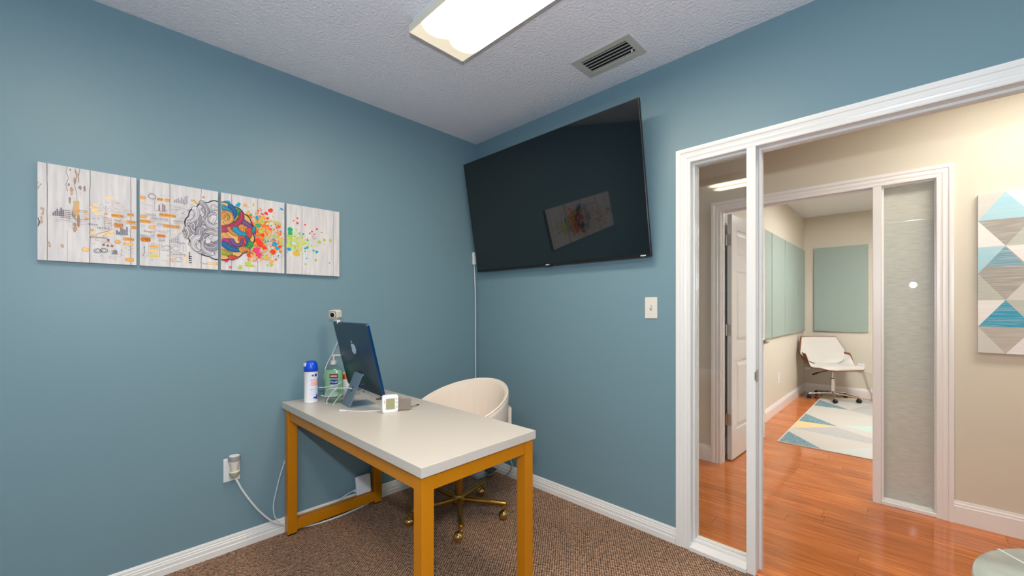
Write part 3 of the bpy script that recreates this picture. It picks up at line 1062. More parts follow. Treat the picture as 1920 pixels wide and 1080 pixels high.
def brain(p, cx, side, palette, bands, seed, lineart):
    """one half of the brain: overlapping curling bands with dark outlines"""
    rr = random.Random(seed)
    a_, b_ = .142 if side < 0 else .158, .152
    cy = CH * .505
    inside = lambda x, y, k=1.0: ((x - cx) / (a_ * k)) ** 2 + ((y - cy) / (b_ * k)) ** 2 < 1 and (x - cx) * side >= -.002
    # lumpy silhouette
    pts = [(cx, cy + b_ * .98)]
    for k in [j / 3 for j in range(97)]:
        a = math.pi / 2 - math.pi * k / 32
        q = .96 + .05 * abs(math.sin(k * .75 + .4))
        pts.append((cx + side * a_ * q * math.cos(a), cy + b_ * q * math.sin(a)))
    pts.append((cx, cy - b_ * .98))
    if side > 0:
        pts = pts[::-1]
    p.up(2)
    p.poly(pts, S(40, 34, 44) if lineart else S(60, 40, 48))
    p.up()
    p.poly([(cx + (x - cx) * .965, cy + (y - cy) * .965) for x, y in pts], S(206, 202, 208) if lineart else S(224, 176, 110))
    p.up()
    if lineart:
        for k in range(150):
            x0 = cx + side * rr.random() * a_; y0 = cy + rr.uniform(-b_, b_)
            q = rr.uniform(.01, .03); st_ = rr.random() * 6.28
            L = [(x0 + q * math.cos(st_ + .25 * j), y0 + q * math.sin(st_ + .25 * j)) for j in range(8)]
            if all(inside(*e, .95) for e in L):
                p.line(L, .0011, S(66, 60, 72))
        p.up()
    for n_, (x, y, h, cv, L, wd, ci) in enumerate(bands):
        pts_ = []
        px, py, hh = cx + side * x * a_, cy + y * b_, h
        k = 0
        while k < L:
            if not inside(px, py, 1.0):
                break
            pts_.append((px, py))
            px += .006 * math.cos(hh) * side; py += .006 * math.sin(hh)
            dh = cv * (1 + .35 * math.sin(k * .35)) + (.004 * k * (1 if cv > 0 else -1))
            lim = .0095 / (wd * (1 - .45 * k / L))
            hh += max(-lim, min(lim, dh))
            k += 1
        if len(pts_) < 4:
            continue
        col = palette[ci % len(palette)]
        dark = S(34, 30, 40)
        p.line(pts_, wd, dark, wd * .55); p.disc(pts_[0][0], pts_[0][1], wd * .5, dark, 14); p.disc(pts_[-1][0], pts_[-1][1], wd * .28, dark, 12)
        p.up()
        w2 = wd - .0036
        p.line(pts_, w2, col, w2 * .5); p.disc(pts_[0][0], pts_[0][1], w2 * .5, col, 14); p.disc(pts_[-1][0], pts_[-1][1], w2 * .25, col, 12)
        p.up()
        dk = S(58, 54, 64) if lineart else tuple(c_ * .22 for c_ in col[:3]) + (1,)
        lt = S(236, 233, 236) if lineart else tuple(min(1, c_ * 1.5 + .06) for c_ in col[:3]) + (1,)
        inner = [(-.34, dk), (-.18, dk), (-.02, lt), (.14, dk), (.30, dk)]
        for off, cc in inner:
            q = []
            for j in range(len(pts_)):
                a0, b0 = pts_[max(j - 1, 0)], pts_[min(j + 1, len(pts_) - 1)]
                dx, dy = b0[0] - a0[0], b0[1] - a0[1]
                l_ = math.hypot(dx, dy) or 1
                s_ = w2 * (1 - .5 * j / len(pts_)) * off
                q.append((pts_[j][0] - dy / l_ * s_, pts_[j][1] + dx / l_ * s_))
            p.line(q, .0011, cc)
        p.up()


GREYS = [S(206, 202, 208), S(178, 174, 184), S(216, 212, 218), S(160, 156, 168), S(190, 184, 188)]
rb = random.Random(21)
bl_ = [(.15, .75, 3.4, .10, 18, .030, 0), (.40, .62, 3.6, .13, 20, .034, 1), (.18, .42, 5.2, -.10, 26, .036, 2), (.62, .35, 4.6, .06, 26, .036, 3), (.80, .10, 4.4, .14, 20, .032, 0),
       (.30, .15, 4.4, .12, 24, .034, 1), (.88, -.20, 5.2, .12, 18, .030, 2), (.55, -.05, 5.0, -.09, 24, .038, 3), (.12, -.10, .4, -.16, 20, .030, 4), (.70, -.45, 5.4, .14, 20, .032, 0),
       (.35, -.38, .8, -.14, 22, .034, 2), (.10, -.55, 5.6, .14, 20, .034, 3), (.45, -.75, 5.8, .10, 18, .030, 1), (.22, -.80, .2, .10, 16, .026, 0), (.70, .62, 4.2, .10, 16, .028, 2),
       (.05, .15, 5.8, .15, 22, .026, 0), (.50, .85, 3.9, .08, 14, .026, 1), (.92, -.05, 4.3, .1, 14, .026, 4)]
brain(prints[1][1], CW + .004, -1, GREYS, bl_, 3, True)
VIVID = [S(36, 150, 186), S(176, 62, 96), S(214, 140, 70), S(62, 150, 78), S(118, 84, 146), S(210, 78, 58), S(166, 160, 66), S(40, 104, 164), S(222, 166, 104), S(192, 58, 128)]
br_ = [(.08, .80, 5.9, -.06, 22, .030, 0), (.50, .72, 5.4, -.10, 18, .036, 3), (.05, .50, 1.2, -.20, 16, .034, 2), (.30, .45, .6, -.16, 18, .036, 6), (.55, .42, 6.0, -.04, 16, .034, 4),
       (.05, .05, .30, .02, 24, .040, 1), (.60, .20, 5.0, -.16, 18, .034, 2), (.42, .10, 5.4, .09, 26, .032, 0), (.80, .12, 5.0, -.10, 14, .032, 5), (.10, -.15, 5.6, -.05, 20, .034, 8),
       (.60, -.22, 5.8, -.18, 20, .038, 5), (.05, -.42, .9, -.16, 16, .032, 9), (.12, -.45, 5.5, .06, 28, .034, 7), (.85, -.35, 4.4, -.12, 16, .030, 3), (.60, -.58, .6, -.25, 18, .032, 2),
       (.08, -.72, 6.1, -.08, 18, .034, 6), (.30, -.88, .2, -.08, 16, .028, 5), (.28, .88, 5.6, -.1, 14, .026, 7), (.16, .30, .3, .16, 14, .026, 8), (.32, -.30, 5.0, .2, 14, .026, 4)]

# paint splashes, below the brain on panel 3 and alone on panel 4
t, p = prints[2]
r = random.Random(33)
SPL = [S(240, 66, 40), S(246, 120, 40), S(226, 186, 70), S(186, 200, 80), S(240, 170, 90), S(30, 160, 200), S(40, 170, 120), S(240, 60, 120)]
for k in range(1500):
    u = .40 + abs(r.gauss(0, .30)); v = r.gauss(.52, .17)
    if u > .995 or v < .08 or v > .96:
        continue
    q = .0021 * math.exp(r.gauss(0, .75)) * (1.25 - u * .4)
    c = r.choices(SPL, (5, 5, 6, 5, 5, 2, 1, 1))[0]
    p.disc(X(u), Z(v), min(q, .014), c, 9, r.uniform(.7, 1.2), .3, r)
    if k % 60 == 59:
        p.up()
p.up()
for (u, v, q, c) in ((.60, .62, .018, 0), (.66, .66, .016, 0), (.80, .71, .016, 0), (.57, .77, .017, 7), (.53, .70, .020, 7), (.50, .45, .018, 0), (.83, .60, .016, 5), (.87, .65, .012, 5), (.54, .27, .012, 5), (.25, .13, .014, 5), (.08, .125, .016, 5), (.40, .22, .012, 4),
                     (.28, .945, .013, 3), (.08, .87, .013, 7), (.13, .955, .006, 7), (.36, .12, .010, 4), (.66, .36, .014, 1), (.56, .37, .014, 6), (.77, .85, .012, 4), (.70, .80, .014, 2), (.86, .30, .012, 3), (.40, .90, .014, 3), (.63, .49, .012, 0)):
    p.disc(X(u), Z(v), q * .8, SPL[c], 16, 1.0, .34, r)
brain(p, -.004, 1, VIVID, br_, 4, False)
t, p = prints[3]
for k in range(170):
    u = abs(r.gauss(.05, .22)); v = r.gauss(.50, .08) + .03
    if u > .6:
        continue
    p.disc(X(u), Z(v), r.uniform(.002, .008) * (1.1 - u), r.choice([S(206, 212, 110), S(196, 206, 90), S(226, 210, 120), S(150, 206, 80)]), 10, 1, .3, r)
p.up()
for k in range(26):
    u = r.uniform(.05, .75); v = .46 - .02 + r.gauss(0, .05) + .05 * u
    p.disc(X(u), Z(v), r.uniform(.001, .003), S(236, 76, 100), 8)
for (u, v, q, c) in ((.19, .19, .005, 0), (.12, .235, .004, 0), (.19, .26, .007, 0), (.33, .27, .0055, 0), (.555, .31, .006, 0), (.42, .385, .005, 0), (.46, .355, .005, 0), (.65, .35, .004, 0), (.50, .395, .004, 7),
                     (.30, .41, .006, 5), (.375, .49, .006, 5), (.37, .60, .008, 5), (.33, .615, .006, 5), (.33, .66, .005, 5), (.55, .65, .009, 5), (.04, .65, .010, 5), (.18, .67, .009, 6), (.20, .71, .010, 6), (.49, .635, .006, 6), (.36, .76, .004, 5),
                     (.53, .775, .008, 3), (.34, .845, .006, 3), (.80, .80, .004, 5), (.82, .455, .009, 3), (.70, .46, .010, 3), (.60, .50, .010, 3), (.17, .70, .018, 2), (.06, .37, .014, 6), (.06, .42, .012, 6)):
    p.disc(X(u), Z(v), q, SPL[c], 11, 1, .15, r)
for k, (t, p) in enumerate(prints):
    p.build('printed_picture', t)

# ------------------------------------------------------------------ television
tn = Vector((0, -.9845, -.1754)).normalized()
tx = Vector((1, 0, 0))
tu = tn.cross(tx)
tu = -tu if tu.z < 0 else tu
TW, TH = 1.466, .842
tc0 = (Vector((.074, -.192, 2.400)) + Vector((1.533, -.199, 2.394)) + Vector((1.547, -.068, 1.563)) + Vector((.087, -.061, 1.572))) / 4
TM = Matrix.Identity(4)
for k, ax in enumerate((tx, tu, tn)):
    for j in range(3):
        TM[j][k] = ax[j]
TM.translation = tc0
tv = thing('television', 'large black flat television tilted down from the wall above the chair', 'television', tuple(tc0))
obj('cabinet', MB(TM).box((-TW / 2, -TH / 2, -.022), (TW / 2, TH / 2, -.002)), M_bezel, tv, bevel=.003)
obj('screen', MB(TM).box((-TW / 2 + .005, -TH / 2 + .016, -.003), (TW / 2 - .005, TH / 2 - .005, .0005)), M_screen, tv)
obj('bottom_bezel', MB(TM).box((-TW / 2 + .001, -TH / 2, -.006), (TW / 2 - .001, -TH / 2 + .015, .0012)), M_bezel, tv, bevel=.001)
obj('rear_housing', MB(TM).box((-.5, -TH / 2 + .05, -.05), (.5, .12, -.022)), M_black, tv, bevel=.008)
obj('sensor_bump', MB(TM).box((-.03, -TH / 2 - .006, -.012), (.03, -TH / 2, 0)), M_black, tv, bevel=.002)
for bx_ in (-.005, TW / 2 - .045):
    lg = Print(TM @ Vector((0, -TH / 2 + .0075, .0013)), tx, tu, tn)
    lg.rect(bx_ - .016, -.0035, bx_ + .016, .0035, S(206, 206, 208))
    lg.build('badge', tv)
mt = MB().box((.55, -.012, 1.78), (1.05, -.0, 2.16)).box((.60, -.09, 1.86), (.63, -.012, 2.10)).box((.97, -.09, 1.86), (1.0, -.012, 2.10))
obj('wall_mount', mt, M_black, tv)

# cable hanging in the corner from the television
tcab = thing('hanging_cable', 'white cord hanging down the corner from the television plug', 'cord', (.022, -.03, .2))
obj('plug', MB().box((.006, -.052, 1.635), (.030, -.030, 1.735)).box((.010, -.058, 1.70), (.024, -.052, 1.728)), M_white, tcab, bevel=.004)
obj('cord', MB().tube([(.018, -.040, 1.64), (.018, -.034, 1.53), (.020, -.030, 1.40), (.016, -.024, 1.18), (.018, -.026, 1.0), (.016, -.022, .743), (.018, -.022, .4), (.022, -.024, .13), (.03, -.028, .09)], .0042, 8, 6), M_cordw, tcab, smooth=True)

# ------------------------------------------------------------------ switch and outlets
sw = thing('light_switch', 'white toggle light switch plate beside the door frame', 'light switch', (1.5185, -.003, 1.22))
obj('plate', MB().box((1.482, -.006, 1.221), (1.555, 0, 1.341)), M_offwhite, sw, bevel=.0025)
obj('toggle', MB().add([(1.5135, -.006, 1.27), (1.5235, -.006, 1.27), (1.5235, -.006, 1.292), (1.5135, -.006, 1.292), (1.5145, -.018, 1.284), (1.5225, -.018, 1.284), (1.5225, -.016, 1.293), (1.5145, -.016, 1.293)],
                        [(0, 1, 5, 4), (1, 2, 6, 5), (2, 3, 7, 6), (3, 0, 4, 7), (4, 5, 6, 7)]), M_white, sw)
obj('toggle_slot', MB().box((1.512, -.0064, 1.266), (1.525, -.0058, 1.296)), M_grey, sw)
for zz in (1.251, 1.311):
    obj('screw', MB().cyl((1.5185, -.0058, zz), (1.5185, -.0072, zz), .0035, 10), M_offwhite, sw)


def outlet(name, label, M, plates=True):
    """local x across the wall, y out of the wall, z up; centre of the plate at the origin"""
    o = M.translation
    t = thing(name, label, 'wall outlet', tuple(o))
    obj('plate', MB(M).box((-.037, 0, -.061), (.037, .005, .061)), M_white, t, bevel=.002)
    for zz in (-.028, .028):
        f = obj('receptacle', MB(M @ Matrix.Translation((0, .005, zz)) @ Matrix.Rotation(rad(-90), 4, 'X')).lathe([(.0165, 0), (.0165, .0015), (1e-7, .0015)], n=16), M_white, t)
        obj('slots', MB(M).box((-.008, .0063, zz - .003), (-.006, .0068, zz + .007)).box((.006, .0063, zz - .003), (.008, .0068, zz + .007)), M_black, f)
    return t


def wallM(axis, x, y, z):
    if axis == '+x':
        m = Matrix(((0, 1, 0, x), (-1, 0, 0, y), (0, 0, 1, z), (0, 0, 0, 1)))
    else:       # facing -y
        m = Matrix(((-1, 0, 0, x), (0, -1, 0, y), (0, 0, 1, z), (0, 0, 0, 1)))
    return m


outlet('wall_outlet', 'white outlet plate low on the blue wall left of the desk', wallM('+x', 0, -1.705, .428))
outlet('wall_outlet', 'small outlet plate on the far room side wall past the door', wallM('+x', XL2, 3.72, .41))
outlet('wall_outlet', 'outlet plate behind the white leather chair of the far room', wallM('-y', 2.075, YBACK, .43))

# plug-in air freshener at the near outlet
af = thing('air_freshener', 'white plug-in air freshener with an amber oil bulb in the outlet', 'air freshener', (.035, -1.700, .385))
obj('housing', MB().lathe([(.017, .045), (.019, .055), (.022, .075), (.026, .090), (.026, .096)], (.036, -1.70, .385), 20), M_offwhite, af, smooth=40)
obj('cap', MB().lathe([(.0275, .096), (.028, .118), (.027, .121), (1e-7, .121)], (.036, -1.70, .385), 20), M_grey, af, smooth=40)
obj('cap_disc', MB().lathe([(.024, .1212), (.023, .123), (1e-7, .123)], (.036, -1.70, .385), 20), M_white, af, smooth=40)
obj('oil_bulb', MB().lathe([(1e-7, .006), (.012, .008), (.021, .018), (.024, .030), (.020, .042), (.016, .046)], (.036, -1.70, .385), 20), M_amber, af, smooth=True)
obj('oil_level', MB().lathe([(.0245, .034), (.0255, .040), (.0235, .044)], (.036, -1.70, .385), 20), M_offwhite, af, smooth=True)
obj('prongs', MB().box((.0085, -1.706, .452), (.030, -1.694, .464)), M_white, af)

cl = thing('drooping_cable', 'thick white cord drooping from the near outlet to the desk leg', 'cord', (.03, -1.60, .02))
obj('plug', MB().cyl((.0075, -1.705, .398), (.028, -1.702, .392), .016, 16), M_white, cl, smooth=40)
obj('cord', MB().tube([(.026, -1.702, .393), (.036, -1.690, .375), (.034, -1.66, .305), (.030, -1.597, .192), (.026, -1.533, .105), (.026, -1.50, .075), (.0235, -1.471, .055), (.0232, -1.44, .032), (.0232, -1.40, .012), (.060, -1.33, .008), (.072, -1.20, .006), (.060, -1.06, .006), (.038, -.96, .006)], .0052, 8, 6), M_cordw, cl, smooth=True)
c2 = obj('thin_cord', MB().tube([(.009, -1.38, .62), (.009, -1.42, .50), (.009, -1.455, .39), (.010, -1.475, .33), (.012, -1.498, .238), (.016, -1.511, .174), (.022, -1.506, .11), (.027, -1.488, .086), (.030, -1.482, .070)], .0026, 8, 6), M_cordw, smooth=True)
tag(c2, 'thin white cord curving behind the left desk leg', 'cord')

# ------------------------------------------------------------------ desk
DKM = Matrix.Translation((1.405, -1.452, 0)) @ Matrix.Rotation(rad(.55), 4, 'Z')     # local: x from -1.397 to 0, y 0..0.588
DL, DD, DZ = 1.397, .588, .745
desk = thing('desk', 'white-topped desk on a mustard metal frame', 'desk', (.70, -1.17, 0))
dt = obj('desktop', MB(DKM).box((-DL, 0, DZ - .036), (0, DD, DZ)), M_desk, desk, bevel=.0015)
LG = .050
for (x0, y0_) in ((-DL + .022, .008), (-DL + .022, DD - .008 - LG), (-.010 - LG, .008), (-.010 - LG, DD - .008 - LG)):
    l = obj('leg', MB(DKM).box((x0, y0_, .008), (x0 + LG, y0_ + LG, DZ - .038)), M_gold, desk, bevel=.002)
    obj('foot_pad', MB(DKM).box((x0 + .003, y0_ + .003, 0), (x0 + LG - .003, y0_ + LG - .003, .008)), M_black, l)
RZ0, RZ1 = DZ - .094, DZ - .038
for (lo, hi) in (((-DL + .022 + LG, .014, RZ0), (-.010 - LG, .044, RZ1)), ((-DL + .022 + LG, DD - .044, RZ0), (-.010 - LG, DD - .014, RZ1)),
                 ((-DL + .028, .008 + LG, RZ0), (-DL + .060, DD - .008 - LG, RZ1)), ((-.048, .008 + LG, RZ0), (-.014, DD - .008 - LG, RZ1))):
    obj('rail', MB(DKM).box(lo, hi), M_gold, desk, bevel=.002)
for x0 in (-DL + .026, -.010 - LG + .004):
    obj('stretcher', MB(DKM).box((x0, .008 + LG, .022), (x0 + .046, DD - .008 - LG, .080)), M_gold, desk, bevel=.002)
obj('bolt', MB(DKM).cyl((-DL + .040, .008, .062), (-DL + .040, .0045, .062), .006, 10), M_steel, desk)

ad = thing('power_adapter', 'white square power adapter propped on the desk stretcher', 'power adapter', (.035, -.998, .083))
adM = Matrix.Translation((.046, -.996, .0815)) @ Matrix.Rotation(rad(-8), 4, 'Y')
obj('adapter_body', MB(adM).box((-.011, -.05, .0), (.011, .05, .118)), M_white, ad, bevel=.010, seg=4)
obj('adapter_lead', MB().tube([(.046, -1.045, .118), (.046, -1.062, .120), (.042, -1.10, .112), (.026, -1.16, .078), (.022, -1.20, .045), (.022, -1.23, .03)], .0032, 8, 6).box((.041, -1.062, .112), (.053, -1.044, .125)), M_cordw, ad, smooth=40)
cu = thing('cable_clip', 'white cord held by a clip under the front desk rail', 'cable clip', (.64, -1.41, .64))
obj('cord', MB().tube([(.30, -1.40, .70), (.36, -1.405, .66), (.45, -1.408, .635), (.56, -1.408, .64), (.64, -1.408, .648)], .0035, 8, 6), M_cordw, cu, smooth=True)
obj('clip', MB().box((.630, -1.416, .638), (.652, -1.402, .658)), M_white, cu, bevel=.003)

# ------------------------------------------------------------------ computer
IX = Vector((.997, -.080, 0)).normalized()
INb = Vector((-.077, -.965, -.225))
INb = (INb - IX * INb.dot(IX)).normalized()        # back of the screen faces the camera
IU = INb.cross(IX)
IU = -IU if IU.z < 0 else IU
IC = Vector((.374, -1.1977, 1.0105))
IM = Matrix.Identity(4)
for k, ax in enumerate((IX, IU, INb)):
    for j in range(3):
        IM[j][k] = ax[j]
IM.translation = IC
IW, IH = .511, .386
pc = thing('desktop_computer', 'thin blue all-in-one computer turned with its back to the camera', 'computer', (.37, -1.19, DZ))


def rr2(w, h, r, n=5):
    pts = []
    for sx, sy, a0 in ((1, 1, 0), (-1, 1, 90), (-1, -1, 180), (1, -1, 270)):
        for k in range(n):
            a = rad(a0 + 90 * k / (n - 1))
            pts.append((sx * (w / 2 - r) + r * math.cos(a), sy * (h / 2 - r) + r * math.sin(a)))
    return pts


bd = obj('back_panel', MB(IM).prism(rr2(IW, IH, .012), -.001, .0012), M_bluemetal, pc, bevel=.0008)
obj('side_band', MB(IM).prism(rr2(IW, IH, .012), -.012, -.001), M_bluedeep, pc, smooth=40)
obj('display', MB(IM).prism(rr2(IW - .004, IH - .004, .011), -.0135, -.012), M_black, pc)
# bitten-apple emblem with its leaf
ap = []
for k in range(40):
    a = 2 * math.pi * k / 40
    rr_ = .030 * (1 - .10 * math.cos(2 * a) * 0)
    x, y = .027 * math.cos(a), .029 * math.sin(a)
    if y > 0:
        y -= .006 * math.exp(-(x / .008) ** 2)
    else:
        y += .004 * math.exp(-(x / .006) ** 2)
        x *= 1 - .16 * (abs(y) / .029) ** 1.5
    ap.append((x, y))
bite = []
for (x, y) in ap:
    d_ = math.hypot(x + .031, y - .004)
    if d_ < .013:
        k_ = .013 / max(d_, 1e-4)
        x, y = -.031 + (x + .031) * k_, .004 + (y - .004) * k_
    bite.append((x, y))
em = MB(IM @ Matrix.Translation((-.012, .045, 0)) @ Matrix.Diagonal((1.25, 1.1, 1, 1)))
em.prism(bite, .0012, .0018)
leaf = [(.0, .030), (-.002, .036), (-.006, .041), (-.012, .043), (-.0115, .037), (-.008, .032), (-.003, .030)]
em.prism(leaf, .0012, .0018)
obj('emblem', em, M_logo, pc)
# stand: foot plate and leaning neck with a cable hole
FA, FB, FC, FD = Vector((.296, -1.248, 0)), Vector((.433, -1.262, 0)), Vector((.446, -1.120, 0)), Vector((.309, -1.106, 0))
ft = MB()
ft.add([tuple(v + Vector((0, 0, DZ))) for v in (FA, FB, FC, FD)] + [tuple(v + Vector((0, 0, DZ + .005))) for v in (FA, FB, FC, FD)],
       [(3, 2, 1, 0), (4, 5, 6, 7), (0, 1, 5, 4), (1, 2, 6, 5), (2, 3, 7, 6), (3, 0, 4, 7)])
obj('foot_plate', ft, M_blueplate, pc, bevel=.001)
xd = (FB - FA).normalized()
b0 = (FA + FB) / 2 + Vector((0, .004, DZ + .005))
tp = IM @ Vector((0, -.098, .012))
up_ = (tp - b0)
nk_l = up_.length
up_n = up_.normalized()
nn = xd.cross(up_n).normalized()
NM = Matrix.Identity(4)
for k, ax in enumerate((xd, up_n, nn)):
    for j in range(3):
        NM[j][k] = ax[j]
NM.translation = b0
hw = .060
nk = MB(NM)
nk.box((-hw, 0, -.0025), (-.014, nk_l, .0025)).box((.014, 0, -.0025), (hw, nk_l, .0025)).box((-.014, 0, -.0025), (.014, .075, .0025)).box((-.014, .103, -.0025), (.014, nk_l, .0025))
obj('neck', nk, M_blueplate, pc)
obj('cable_hole', MB(NM).prism([(.0155 * math.cos(2 * math.pi * k / 20), .089 + .0155 * math.sin(2 * math.pi * k / 20)) for k in range(20)], -.001, .001), M_dgrey, pc)
obj('hinge', MB().cyl(tuple(tp - xd * .055 + INb * -.004), tuple(tp + xd * .055 + INb * -.004), .007, 12), M_blueplate, pc, smooth=40)
obj('power_lead', MB().tube([tuple(NM @ Vector((0, .089, -.03))), tuple(NM @ Vector((0, .089, 0))), tuple(NM @ Vector((-.012, .088, .02))), (.24, -1.29, .826), (.17, -1.285, .79), (.13, -1.27, .752)], .0028, 8, 6), M_cordw, pc, smooth=True)
obj('port_lead', MB().tube([tuple(IM @ Vector((.04, -.15, .003))), tuple(IM @ Vector((.03, -.155, .03))), tuple(IM @ Vector((0, -.16, .04)))], .004, 8, 4), mat('blue_plug', S(20, 60, 130), .4), pc, smooth=True)

# webcam on the top left corner of the computer
wc0 = IM @ Vector((-IW / 2 + .025, IH / 2, -.005))
wb = thing('webcam', 'small white box webcam perched on the corner of the computer', 'webcam', tuple(wc0))
wa = math.atan2(-.80, .60)
WM = Matrix.Translation(wc0 + Vector((-.004, -.004, .042))) @ Matrix.Rotation(wa, 4, 'Z') @ Matrix.Rotation(rad(6), 4, 'Y')   # local +x = lens direction
WR = WM @ Matrix.Rotation(rad(90), 4, 'Y')          # local z -> lens direction
sq = rr2(.052, .056, .014)
obj('housing', MB(WR).prism(sq, -.034, .020), M_offwhite, wb, bevel=.002)
obj('face', MB(WR).prism(rr2(.046, .050, .012), .020, .0212), M_grey, wb)
ln = obj('lens_ring', MB(WR).lathe([(.018, .0212), (.018, .0235), (.0145, .0235), (.0145, .0222)], n=24), M_offwhite, wb)
obj('lens', MB(WR).lathe([(.0145, .0222), (.010, .0228), (1e-7, .0232)], n=24), M_black, ln, smooth=True)
ML = Matrix.Translation(wc0) @ Matrix.Rotation(math.atan2(IX.y, IX.x), 4, 'Z')
obj('clamp', MB(ML).box((-.022, -.006, .002), (.060, .006, .012)).box((.052, -.009, -.010), (.060, .009, .012)), M_white, wb, bevel=.002)
obj('webcam_lead', MB().tube([tuple(wc0 + Vector((-.01, .03, .03))), tuple(wc0 + Vector((-.03, .03, -.02))), tuple(IM @ Vector((-IW / 2 - .004, .085, -.006))), (.075, -1.20, 1.02), (.050, -1.235, .93), (.045, -1.245, .86), (.060, -1.235, .83)], .0032, 8, 6), M_cordw, wb, smooth=True)

# ------------------------------------------------------------------ things on the desk
cn = (.128, -1.350)
sc = thing('spray_can', 'white spray can with a bright blue cap on the desk corner', 'spray can', (cn[0], cn[1], DZ))
cz = DZ
obj('can_body', MB().lathe([(.034, 0), (.0375, .003), (.0375, .006), (.0355, .010), (.0355, .172), (.0365, .176)], (cn[0], cn[1], cz), 28), M_can, sc, smooth=40)
cap = MB()
cap.lathe([(.0375, .176), (.0375, .195), (.036, .210), (.031, .224), (.022, .233), (1e-7, .236)], (cn[0], cn[1], cz), 28)
obj('cap', cap, M_canblue, sc, smooth=True)
sa = math.atan2(-.82, .05)
SM = Matrix.Translation((cn[0], cn[1], cz)) @ Matrix.Rotation(sa, 4, 'Z')
obj('nozzle', MB(SM).box((.018, -.010, .205), (.0375, .010, .224)), M_white, sc, bevel=.002)
# label wrapped on the can
def wrap(cx, cy, z0, r_, a_c, shapes, name, parent):
    m_ = MB()
    for (a0, a1, za, zb, col) in shapes:
        n_ = max(2, int(abs(a1 - a0) / 6))
        v = []
        for k in range(n_ + 1):
            a = rad(a_c + a0 + (a1 - a0) * k / n_)
            for zz in (za, zb):
                v.append((cx + r_ * math.cos(a), cy + r_ * math.sin(a), z0 + zz))
        m_.add(v, [(2 * k, 2 * k + 2, 2 * k + 3, 2 * k + 1) for k in range(n_)], 0, col)
    return obj(name, m_, M_print, parent)


ac = math.degrees(math.atan2(-2.2163 - cn[1], 2.5722 - cn[0]))
shp = [(-15, 85, .012, .165, S(226, 228, 244)), ]
wrap(cn[0], cn[1], cz, .0358, ac, shp, 'label_band', sc)
shp = [(-5, 45, .128, .133, S(238, 170, 176)), (0, 60, .095, .128, S(242, 196, 196)), (55, 78, .095, .14, S(244, 150, 120)), (0, 60, .110, .112, S(222, 120, 130)), (0, 60, .102, .104, S(222, 120, 130)),
       (-5, 65, .076, .078, S(130, 140, 200)), (-5, 65, .066, .067, S(150, 156, 206)), (-5, 65, .056, .057, S(170, 176, 214)), (-5, 65, .046, .047, S(150, 156, 206)), (20, 60, .024, .034, S(40, 60, 150)), (45, 66, .018, .046, S(60, 76, 160)),
       (5, 24, .150, .160, S(60, 90, 170)), (30, 55, .148, .162, S(40, 70, 150))]
wrap(cn[0], cn[1], cz, .0361, ac, shp, 'label_print', sc)

# pump bottle of green gel
bc = (.085, -1.205)
bo = thing('pump_bottle', 'clear pump bottle of green hand gel behind the spray can', 'bottle', (bc[0], bc[1], DZ))
BM = Matrix.Translation((bc[0], bc[1], DZ)) @ Matrix.Rotation(rad(48), 4, 'Z')
obj('bottle', MB(BM).lathe([(.052, 0), (.056, .006), (.056, .150), (.050, .168), (.030, .182), (.016, .188), (.016, .200)], n=32, sy=.58), M_bottle, bo, smooth=40)
obj('gel', MB(BM).lathe([(.050, .004), (.0535, .009), (.0535, .148), (.046, .164), (1e-7, .164)], n=32, sy=.56), M_gel, bo, smooth=40)
obj('pump_collar', MB(BM).lathe([(.018, .196), (.018, .216), (.012, .220), (.006, .222), (.006, .246)], n=20), M_offwhite, bo, smooth=40)
obj('pump_head', MB(BM).lathe([(.012, .246), (.012, .256), (1e-7, .258)], n=16).box((0, -.006, .247), (.042, .006, .256)), M_offwhite, bo, smooth=40)
lb = Print(BM @ Vector((0, -.0330, 0)), BM.to_3x3() @ Vector((1, 0, 0)), Vector((0, 0, 1)), BM.to_3x3() @ Vector((0, -1, 0)), d0=.0016)
lb.rect(-.012, .118, .038, .142, S(150, 24, 70)); lb.rect(-.008, .082, .036, .108, S(38, 60, 150)); lb.rect(-.008, .055, .036, .080, S(190, 200, 206))
lb.up(5)
lb.rect(-.006, .127, .032, .134, S(240, 214, 224))
lb.text('Purell', .014, .095, .017, S(250, 250, 255))
lb.rect(-.004, .070, .032, .0725, S(130, 100, 130)); lb.rect(-.004, .062, .032, .0645, S(130, 140, 150))
lb.build('label', bo)

# medicine box
mbx = thing('medicine_box', 'small white box with an orange top band behind the computer', 'box', (.072, -1.125, DZ))
MM = Matrix.Translation((.072, -1.118, DZ)) @ Matrix.Rotation(rad(40), 4, 'Z')
obj('carton', MB(MM).box((-.030, -.016, 0), (.030, .016, .135)), M_can, mbx, bevel=.0008)
pb_ = Print(MM @ Vector((0, -.016, 0)), MM.to_3x3() @ Vector((1, 0, 0)), Vector((0, 0, 1)), MM.to_3x3() @ Vector((0, -1, 0)))
pb_.rect(-.029, .095, .029, .134, S(248, 116, 30))
pb_.up(5)
pb_.rect(-.022, .096, -.008, .124, S(110, 20, 60)); pb_.rect(-.004, .122, .027, .134, S(252, 186, 130))
for k in range(5):
    pb_.rect(-.022, .080 - .014 * k, .018, .0815 - .014 * k, S(150, 160, 180))
pb_.rect(.006, .034, .014, .042, S(110, 130, 190))
pb_.build('carton_print', mbx)

